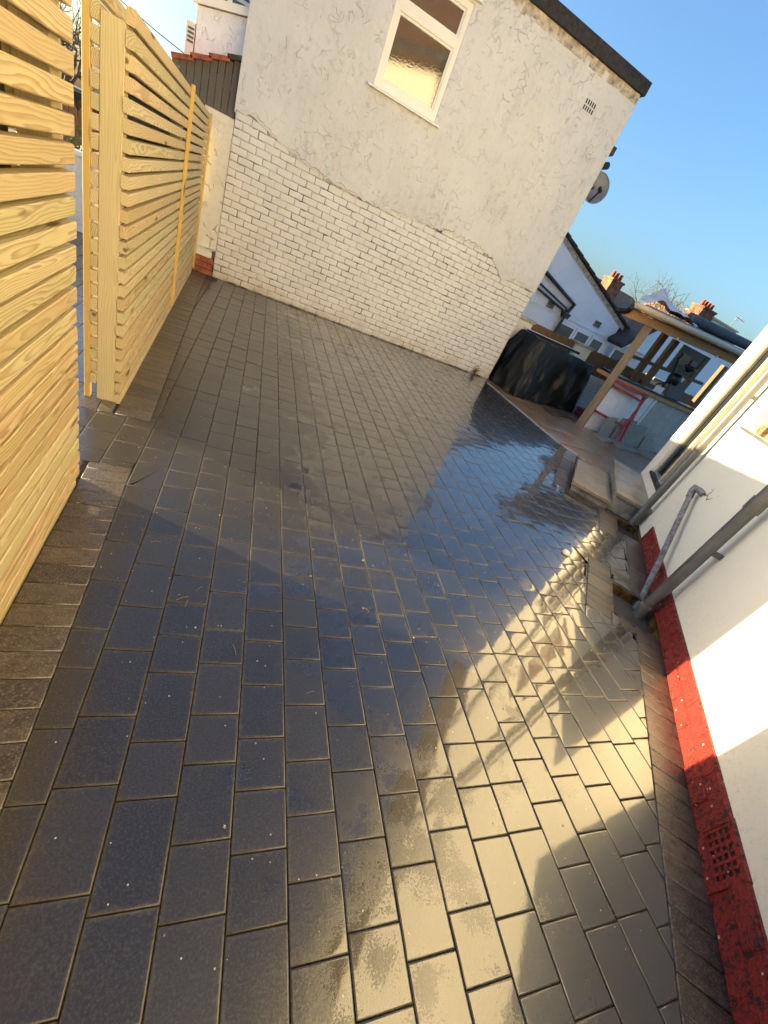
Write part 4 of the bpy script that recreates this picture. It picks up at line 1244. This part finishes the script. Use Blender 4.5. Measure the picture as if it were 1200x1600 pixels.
tr = thing('trestle', 'red painted steel builders trestle leaning in front of the bar', 'trestle', (7.25, 6.42, 0))
def rail(a, b, w=.022, nm='rail'):
    a, b = Vector(a), Vector(b)
    d = b - a
    mtx = Matrix.Translation(a) @ d.to_track_quat('X', 'Z').to_matrix().to_4x4()
    return MB().box(0, d.length, -w, w, -w, w, mtx).build(nm, 'redsteel', tr)
rail((-.36, .085, 1.0), (.48, 0, .965), .03, 'top_rail')
rail((-.36, .085, .91), (.44, -.0, .85))
rail((-.36, .085, .38), (.37, -.08, .32))
rail((.46, .0, .97), (.34, -.12, 0), .02, 'leg')
rail((.44, .03, .97), (.42, -.2, 0), .02, 'leg')
rail((-.36, .115, .985), (-.36, .115, 0), .02, 'leg')

for i, (x0, w, h, ang, lab) in enumerate(((7.72, .42, .50, -.16, 'brown tinged slab leaning on the white bar front behind the trestle leg'), (8.08, .5, .46, -.2, 'mottled slab leaning on the bar front right of the trestle'), (8.5, .34, .3, -.25, 'small dark grey slab leaning on the corrugated bar front'), (7.3, .3, .42, -.14, 'small pale slab leaning on the white bar front under the trestle rail'))):
    t_ = thing('leaning_slab', lab, 'slab', (x0, 6.32 + .02 * (i % 2), 0), 0, 'stone slabs leaning on the bar')
    o = MB().prism([(-w / 2, 0), (w / 2, .0), (w / 2 - .02, h), (-w / 2 + .03, h * .93)], 1, -.018, .018).build('face', 'leanstone', t_)
    o.rotation_euler = (ang, 0, R.uniform(-.05, .05))
for i, (x0, y0, w, d, rz) in enumerate(((7.7, 6.12, .7, .4, .1), (8.45, 6.02, .75, .42, -.08), (7.15, 6.15, .4, .3, .3))):
    t_ = thing('loose_slab', ('large pale sandstone slab lying flat in front of the bar', 'grey sandstone slab lying flat nearest the corrugated bar front', 'small offcut slab lying beside the foot of the timber post')[i], 'slab', (x0, y0, .003), rz, 'stone slabs lying before the bar')
    mb = MB()
    block(mb, [(-w / 2, -d / 2), (w / 2, -d / 2 + .03), (w / 2 - .05, d / 2), (-w / 2 + .02, d / 2)], top=.04, deep=.04, crown=.002, edge=.005)
    mb.build('face', 'leanstone', t_)

hz = MB()
pts = []
for k in range(150):
    a = k * .42
    r = .13 + .05 * math.sin(k * 1.7) + .03 * math.sin(k * .31)
    pts.append((7.62 + math.cos(a) * r * 1.5, 7.42 + math.sin(a) * r * .8, .025 + .0009 * k + .015 * math.sin(k * .9)))
hz.tube(pts, .016, 6)
tag(hz.build('garden_hose', 'hose'), 'tangled heap of dark red hose on the patio beside the tarpaulin', 'hose')
dmt = MB()
block(dmt, [(6.15, 6.62), (6.9, 6.9), (6.8, 7.12), (6.1, 6.86)], top=.024, deep=.02, crown=.002)
tag(dmt.build('doormat', 'mat'), 'dark brown mat lying on the patio in front of the tarpaulin', 'mat')

# black tarpaulin draped over garden furniture
topr = [Vector(p) for p in ((5.56, 7.28, 1.07), (6.25, 7.36, 1.04), (7.06, 7.46, 1.01), (7.12, 7.75, .98), (7.02, 8.0, .97), (6.2, 8.02, 1.02), (5.5, 8.0, 1.06), (5.45, 7.7, 1.08))]
botr = [Vector(p) for p in ((5.36, 7.02, .0), (6.08, 7.14, .0), (7.18, 7.40, .0), (7.28, 7.75, .0), (7.1, 8.2, .0), (6.2, 8.25, .0), (5.3, 8.2, .0), (5.16, 7.75, .0))]
def loop(ctrl, n):
    out = []
    m = len(ctrl)
    for i in range(n):
        t = i / n * m
        k = int(t) % m; f = t - int(t)
        p0, p1, p2, p3 = (ctrl[(k + j) % m] for j in (-1, 0, 1, 2))
        out.append(((p1 * 2) + (p2 - p0) * f + (p0 * 2 - p1 * 5 + p2 * 4 - p3) * f * f + (p1 * 3 - p0 - p2 * 3 + p3) * f ** 3) * .5)
    return out
NU, NV = 360, 44
tl, bl_ = loop(topr, NU), loop(botr, NU)
cen = sum(topr, Vector()) / len(topr)
tv = MB()
vs = []
for j in range(NV + 1):
    v = j / NV
    for i in range(NU):
        u = i / NU
        bulge = math.sin(v * math.pi) * .05
        p = tl[i].lerp(bl_[i], v)
        outv = (bl_[i] - cen); outv.z = 0; outv.normalize()
        fold = 0
        for fr_, am, ph, sl_ in ((9, .13, .3, 2.2), (17, .10, 1.9, -2.6), (33, .05, 4.0, 3.0)):
            fold += am * (.55 - math.sqrt(math.sin(math.pi * fr_ * u + ph + sl_ * v + 1.8 * noise.noise((u * 6, v * 2, fr_))) ** 2 + .02))
        fold *= (.12 + v ** .9) * (.5 + .8 * abs(noise.noise((u * 11, v * 1.5, 2.0))) )
        p = p + outv * (bulge + fold + .03 * noise.noise((u * 14, v * 5, 9)))
        p.z = max(.006, p.z + .025 * noise.noise((u * 20, v * 6, 3)) * (1 - v) + (.02 * math.sin(u * 60) if v > .97 else 0))
        vs.append(p)
fs = [(j * NU + i, j * NU + (i + 1) % NU, (j + 1) * NU + (i + 1) % NU, (j + 1) * NU + i) for j in range(NV) for i in range(NU)]
tv.add(vs, [f[::-1] for f in fs], True)
tops = []
for j in range(1, 9):
    k = j / 8
    for i in range(NU):
        p = vs[i].lerp(cen, k)
        p.z += .05 * math.sin(k * math.pi) * noise.noise((p.x * 4, p.y * 4, 1)) - .03 * k
        tops.append(p)
allv = vs[:NU] + tops
tv.add(allv, [(j * NU + i, j * NU + (i + 1) % NU, (j + 1) * NU + (i + 1) % NU, (j + 1) * NU + i) for j in range(8) for i in range(NU)], True)
tag(tv.build('tarpaulin', 'tarp'), 'black creased tarpaulin draped over garden furniture on the patio', 'tarpaulin')
wb = thing('white_board', 'long white plank lying on top behind the black tarpaulin', 'plank', (6.35, 8.12, 1.07), .02)
MB().box(-.75, .75, -.06, .06, .0, .035).build('face', 'white', wb)
MB().box(-.75, .75, -.075, -.0605, -.02, .03).build('edge', 'black', wb)

# plastic sheet and felt roll on the bar roof
ps = MB()
n_, m_ = 40, 12
vs = []
for j in range(m_ + 1):
    for i in range(n_ + 1):
        y = -.22 + .62 * j / m_
        x = -.70 + 1.45 * i / n_ + (y + .22) * .9
        vs.append((6.8 + x, 6.5 + y, 2.25 + (y + .2) * .075 + x * .045 + .10 * max(0, noise.noise((x * 3.1, y * 2.3, 4))) + .16 * math.exp(-((x - .15) / .22) ** 2) * (.4 + j / m_) + .1 * math.exp(-((x + .3) / .2) ** 2)))
ps.add(vs, [(j * (n_ + 1) + i, j * (n_ + 1) + i + 1, (j + 1) * (n_ + 1) + i + 1, (j + 1) * (n_ + 1) + i) for j in range(m_) for i in range(n_)], True)
tag(ps.build('plastic_sheet', 'plastic_sheet'), 'crumpled pale plastic sheet over the left end of the bar roof', 'plastic sheet')
fl = MB().tube([(7.72, 6.75, 2.40), (10.2, 6.75, 2.51)], .085, 14)
tag(fl.build('felt_roll', 'felt'), 'grey roll of roofing felt lying along the bar roof', 'felt roll')

# ------------------------------------------------------------------ houses and trees beyond
def chimney(parent, x, y, z, w, d, h, pots):
    c = put('chimney', None, parent, (x, y, z))
    MB().box(-w / 2, w / 2, -d / 2, d / 2, 0, h).build('stack', 'chimney', c)
    MB().box(-w / 2 - .05, w / 2 + .05, -d / 2 - .05, d / 2 + .05, h + .001, h + .12).build('corbel', 'chimney', c)
    mb = MB()
    for i in range(pots):
        mb.lathe([(.11, 0), (.13, .05), (.10, .32), (.12, .36), (.08, .36), (.07, .0)], 12, Matrix.Translation(((i - (pots - 1) / 2) * w / pots, 0, h + .12)))
    mb.build('pots', 'pot', c)
    return c
f1 = thing('brown_roofed_house', 'distant brown roofed house with an orange brick chimney beside the gable', 'house', (22, 25, 0))
MB().box(-2.2, 3.2, 0, 7, 0, 3.1).build('wall', 'render_blue', f1)
MB().prism([(-.3, 3.0), (7.3, 3.0), (3.5, 4.6)], 0, -2.4, 3.4).build('roof', 'browntile', f1)
MB().prism([(1.5, 3.6), (4.5, 3.6), (3.0, 4.75)], 0, -2.6, -1.2).build('dormer_roof', 'tile', f1)
chimney(f1, -.95, .9, 3.4, .95, .85, 1.15, 3)
f2 = thing('dormer_house', 'distant house with a bright white dormer and an orange brick chimney', 'house', (31, 25, 0))
MB().box(-2.2, 6, .5, 8, 0, 4.2).build('wall', 'render_blue', f2)
MB().prism([(.2, 4.1), (8.3, 4.1), (4.2, 5.35)], 0, -2.3, 6.2).build('roof', 'browntile', f2)
chimney(f2, -1.4, 1.4, 4.4, 1.35, 1.0, 1.35, 4)
dm_ = put('dormer', None, f2, (.7, .9, 4.75))
MB().box(-1.4, 1.4, 0, 2.4, 0, .75).build('wall', 'darktile', dm_)
MB().box(-1.5, 1.5, -.15, 2.5, .751, .85).build('roof', 'cream', dm_)
df_ = MB()
for x0 in (-1.4, -.5, .45, 1.32): df_.box(x0, x0 + .08, -.06, -.001, .0, .75)
df_.box(-1.32, 1.32, -.061, -.001, 0, .1).box(-1.32, 1.32, -.061, -.001, .65, .75).box(-.42, .45, -.061, -.001, .46, .53)
df_.build('frame', 'cream', dm_)
MB().box(-1.3, 1.3, -.03, -.02, .1, .65).build('pane', 'white', dm_)
an = thing('aerial', 'thin television aerial on the far house beside the orange chimney', 'aerial', (32.3, 26, 4.8))
mb = MB().tube([(0, 0, 0), (0, 0, 1.55)], .02, 6)
mb.build('mast', 'pipe', an)
mb = MB().tube([(-.1, 0, 1.5), (.75, -.15, 1.42)], .015, 6)
for k in range(5):
    mb.tube([(0 + k * .16, -.03 - .03 * k, 1.5 - .017 * k - .22), (k * .16, -.03 - .03 * k, 1.5 - .017 * k + .22)], .011, 5)
mb.build('boom', 'pipe', an)

def twig(mb, p, d, L, r, depth, rng, spread=.55, up=.15):
    q = p + d * L
    mid = p + d * L * .5 + Vector((rng.gauss(0, .04), rng.gauss(0, .04), rng.gauss(0, .03))) * L
    mb.tube([p, mid, q], [r, r * .85, r * .65], 5, False)
    if depth == 0: return
    for k in range(rng.choice((2, 3, 3))):
        nd = (d + Vector((rng.gauss(0, spread), rng.gauss(0, spread), rng.gauss(up, spread)))).normalized()
        twig(mb, q if k < 2 else mid, nd, L * rng.uniform(.6, .82), r * .62, depth - 1, rng, spread, up)
def bare_tree(name, label, loc, h, r, seed, depth=6, cat='tree', spread=.55, limbs=5):
    t = thing(name, label, cat, loc)
    rng = random.Random(seed)
    MB().tube([(0, 0, -.1), (.05, .02, h * .2), (.02, 0, h * .45)], [r * 1.3, r, r * .8], 9).build('trunk', 'bark', t)
    mb = MB()
    for k in range(limbs):
        a = k * 2 * math.pi / limbs + rng.uniform(-.3, .3)
        d = Vector((math.cos(a) * .55, math.sin(a) * .55, 1)).normalized()
        twig(mb, Vector((.02, 0, h * (.3 + .15 * rng.random()))), d, h * .2, r * .5, depth - 1, rng, spread)
    tag(mb.build('crown', 'bark', t), kind='stuff')
    return t
bare_tree('bare_tree', 'bare winter tree with tangled twigs seen through the fence opening', (-4.05, 13.6, 0), 3.4, .09, 4, 6, limbs=7, spread=.7)
bare_tree('bare_tree', 'bare winter tree with thin twigs above the bar roof', (26.3, 27, 0), 6.6, .14, 9, 6)
ob = thing('ochre_shrub', 'yellow ochre bushy tree top beside the far orange chimney', 'shrub', (29.3, 27.5, 0))
MB().tube([(0, 0, 0), (.1, 0, 3.6)], [.12, .07], 8).build('trunk', 'bark', ob)
lf = MB()
rng = random.Random(12)
for k in range(1500):
    c = Vector((rng.gauss(-.2, .75), rng.gauss(0, .6), 4.7 + rng.gauss(0, .42)))
    u = Vector((rng.gauss(0, 1), rng.gauss(0, 1), rng.gauss(.6, 1))).normalized() * rng.uniform(.05, .12)
    v = u.orthogonal().normalized() * .03
    lf.add([c - u, c + v, c + u, c - v], [(0, 1, 2, 3)])
tag(lf.build('crown', 'dry', ob), kind='stuff')

# ------------------------------------------------------------------ left: low wall, hedge, fence and car past the drive
lw = thing('low_garden_wall', 'low pale rendered garden wall across the driveway seen through the fence opening', 'wall', (-2.6, 7.4, 0))
MB().box(-2.9, 1.95, -.04, .1, .0, .84).build('wall', 'render_low', lw)
MB().box(-2.95, 1.95, -.08, .14, .841, .885).build('coping', 'white', lw)
hd = thing('hedge', 'clipped dark green hedge behind the low rendered wall', 'hedge', (-2.4, 8.2, 0))
lf = MB()
rng = random.Random(8)
for k in range(5200):
    x, y, z = rng.uniform(-1.8, 1.45), rng.uniform(-.35, .35), rng.uniform(.05, 1.1)
    top = 1.08 + .05 * noise.noise((x * 3, y * 3, 0))
    if z > top: z = top
    if rng.random() < .7: y = -.35 + .06 * noise.noise((x * 4, z * 4, 2)) + rng.uniform(0, .06)
    c = Vector((x, y, z))
    u = Vector((rng.gauss(0, 1), rng.gauss(0, 1), rng.gauss(0, 1))).normalized() * rng.uniform(.018, .036)
    v = u.orthogonal().normalized() * .014
    lf.add([c - u, c + v, c + u, c - v], [(0, 1, 2, 3)])
tag(lf.build('leaves', 'leaf', hd), kind='stuff')
MB().tube([(0, 0, 0), (.03, 0, .8)], .02, 6).tube([(-1, 0, 0), (-1, .03, .8)], .02, 6).tube([(.9, 0, 0), (.92, 0, .8)], .02, 6).build('stems', 'bark', hd)
pfn = thing('picket_fence', 'dark pointed picket fence behind the hedge', 'fence', (-3.2, 9.6, 0))
for k in range(26):
    x = -1.8 + k * .125
    MB().prism([(x, .1), (x + .105, .1), (x + .105, 1.20), (x + .052, 1.27), (x, 1.20)], 1, -.012, .012).build('picket', 'dark_timber', pfn)
for z in (.35, .95): MB().box(-1.85, 1.5, .0125, .045, z, z + .07).build('rail', 'dark_timber', pfn)
cr_ = thing('parked_car', 'blue parked car beyond the picket fence', 'car', (-3.6, 12.4, 0), .1)
body = [(-2.0, .35), (-2.02, .75), (-1.6, .85), (-1.0, .92), (1.7, .95), (2.05, .8), (2.05, .35)]
MB().prism(body, 1, -.8, .8).build('body', 'carblue', cr_)
MB().prism([(-.95, .925), (-.35, 1.38), (1.0, 1.42), (1.65, .955)], 1, -.7, .7).build('cabin', 'glass', cr_)
MB().prism([(-.40, 1.385), (1.04, 1.425), (.95, 1.46), (-.25, 1.44)], 1, -.68, .68).build('roof', 'carblue', cr_)
for x in (-1.3, 1.3):
    for y in (-.78, .78):
        w_ = put('wheel', None, cr_, (x, y, .31))
        MB().lathe([(.18, -.09), (.30, -.09), (.32, 0), (.30, .09), (.18, .09)], 20, Matrix.Rotation(math.pi / 2, 4, 'X')).build('tyre', 'tyre', w_)
        MB().lathe([(.001, -.06), (.18, -.08), (.18, .08), (.001, .06)], 20, Matrix.Rotation(math.pi / 2, 4, 'X')).build('rim', 'alu', w_)
for y in (-.6, .6): MB().box(-2.04, -1.98, y - .15, y + .15, .6, .72).build('headlight', 'farglass', cr_)

# small litter on the paving
gl = MB().add([(-.012, 0, .004), (0, -.007, .006), (.014, .001, .003), (0, .008, .007)], [(0, 1, 2, 3)], True)
tag(gl.build('fallen_leaf', 'green', None, (1.285, 1.677, .002), .4), 'tiny yellow green leaf lying in the middle of the wet paving', 'leaf')
cp = MB().lathe([(.001, 0), (.035, 0), (.036, .012), (.024, .03), (.001, .034)], 9)
tag(cp.build('stone_chip', 'smooth', None, tuple(W(1.62, .80, .0)), .4), 'small pale chip of render lying on the wet paving by the gully', 'stone chip')

gt = MB()
rg = random.Random(31)
for k in range(420):
    x, y = rg.uniform(-.1, 4.2), rg.uniform(.0, 5.0)
    if (Vector((x, y, 0)) - WC).dot(WN) < .25: continue
    r = rg.uniform(.0012, .0036) * (1.5 if rg.random() < .08 else 1)
    a = rg.uniform(0, 6.3)
    ca, sa_ = math.cos(a) * r, math.sin(a) * r
    k_ = rg.uniform(.6, 1.5)
    gt.add([(x + ca, y + sa_, .0), (x - sa_ * k_, y + ca * k_, .0), (x - ca, y - sa_, .0), (x + sa_ * k_, y - ca * k_, .0), (x, y, .001 + r * .9)], [(0, 1, 4), (1, 2, 4), (2, 3, 4), (3, 0, 4)])
tag(gt.build('grit', 'cement', paving), kind='stuff')
sw = MB()
for x, y, a, L in ((.36, 1.27, .5, .05), (.40, 1.24, 1.4, .04), (.43, 1.33, .9, .035), (.62, 1.02, 1.9, .05), (.9, .86, .3, .03), (1.25, 1.3, 2.2, .03), (.2, 1.6, .2, .04)):
    d = Vector((math.cos(a), math.sin(a), 0)) * L
    p = Vector((x, y, .003))
    sw.tube([p, p + d * .5 + Vector((0, .003, .004)), p + d], .0011, 5)
tag(sw.build('straw', 'dry', paving), kind='stuff')
dw = thing('dry_weed', 'small withered brown weed growing at the foot of the painted brickwork', 'weed', (4.72, 7.6, 0))
st_ = MB()
for k in range(9):
    a = rg.uniform(0, 6.3)
    st_.tube([(0, 0, 0), (math.cos(a) * .04, math.sin(a) * .03 - .02, .09), (math.cos(a) * .09, math.sin(a) * .04 - .03, rg.uniform(.1, .2))], [.004, .003, .0015], 5)
st_.build('stem', 'rubble', dw)
lf = MB()
for k in range(120):
    c = Vector((rg.gauss(0, .05), -.03 + rg.gauss(0, .02), abs(rg.gauss(.09, .06))))
    u = Vector((rg.gauss(0, 1), rg.gauss(0, 1), rg.gauss(0, 1))).normalized() * .014
    v = u.orthogonal().normalized() * .006
    lf.add([c - u, c + v, c + u, c - v], [(0, 1, 2, 3)])
tag(lf.build('foliage', 'rubble', dw), kind='stuff')
oc = MB().tube([(-14, 34, 7.2), (-10, 33, 5.9), (-6, 32, 4.9), (-2, 31, 4.1)], .02, 5)
tag(oc.build('overhead_cable', 'pipe'), 'thin overhead cable crossing the sky beyond the pine fence', 'cable')
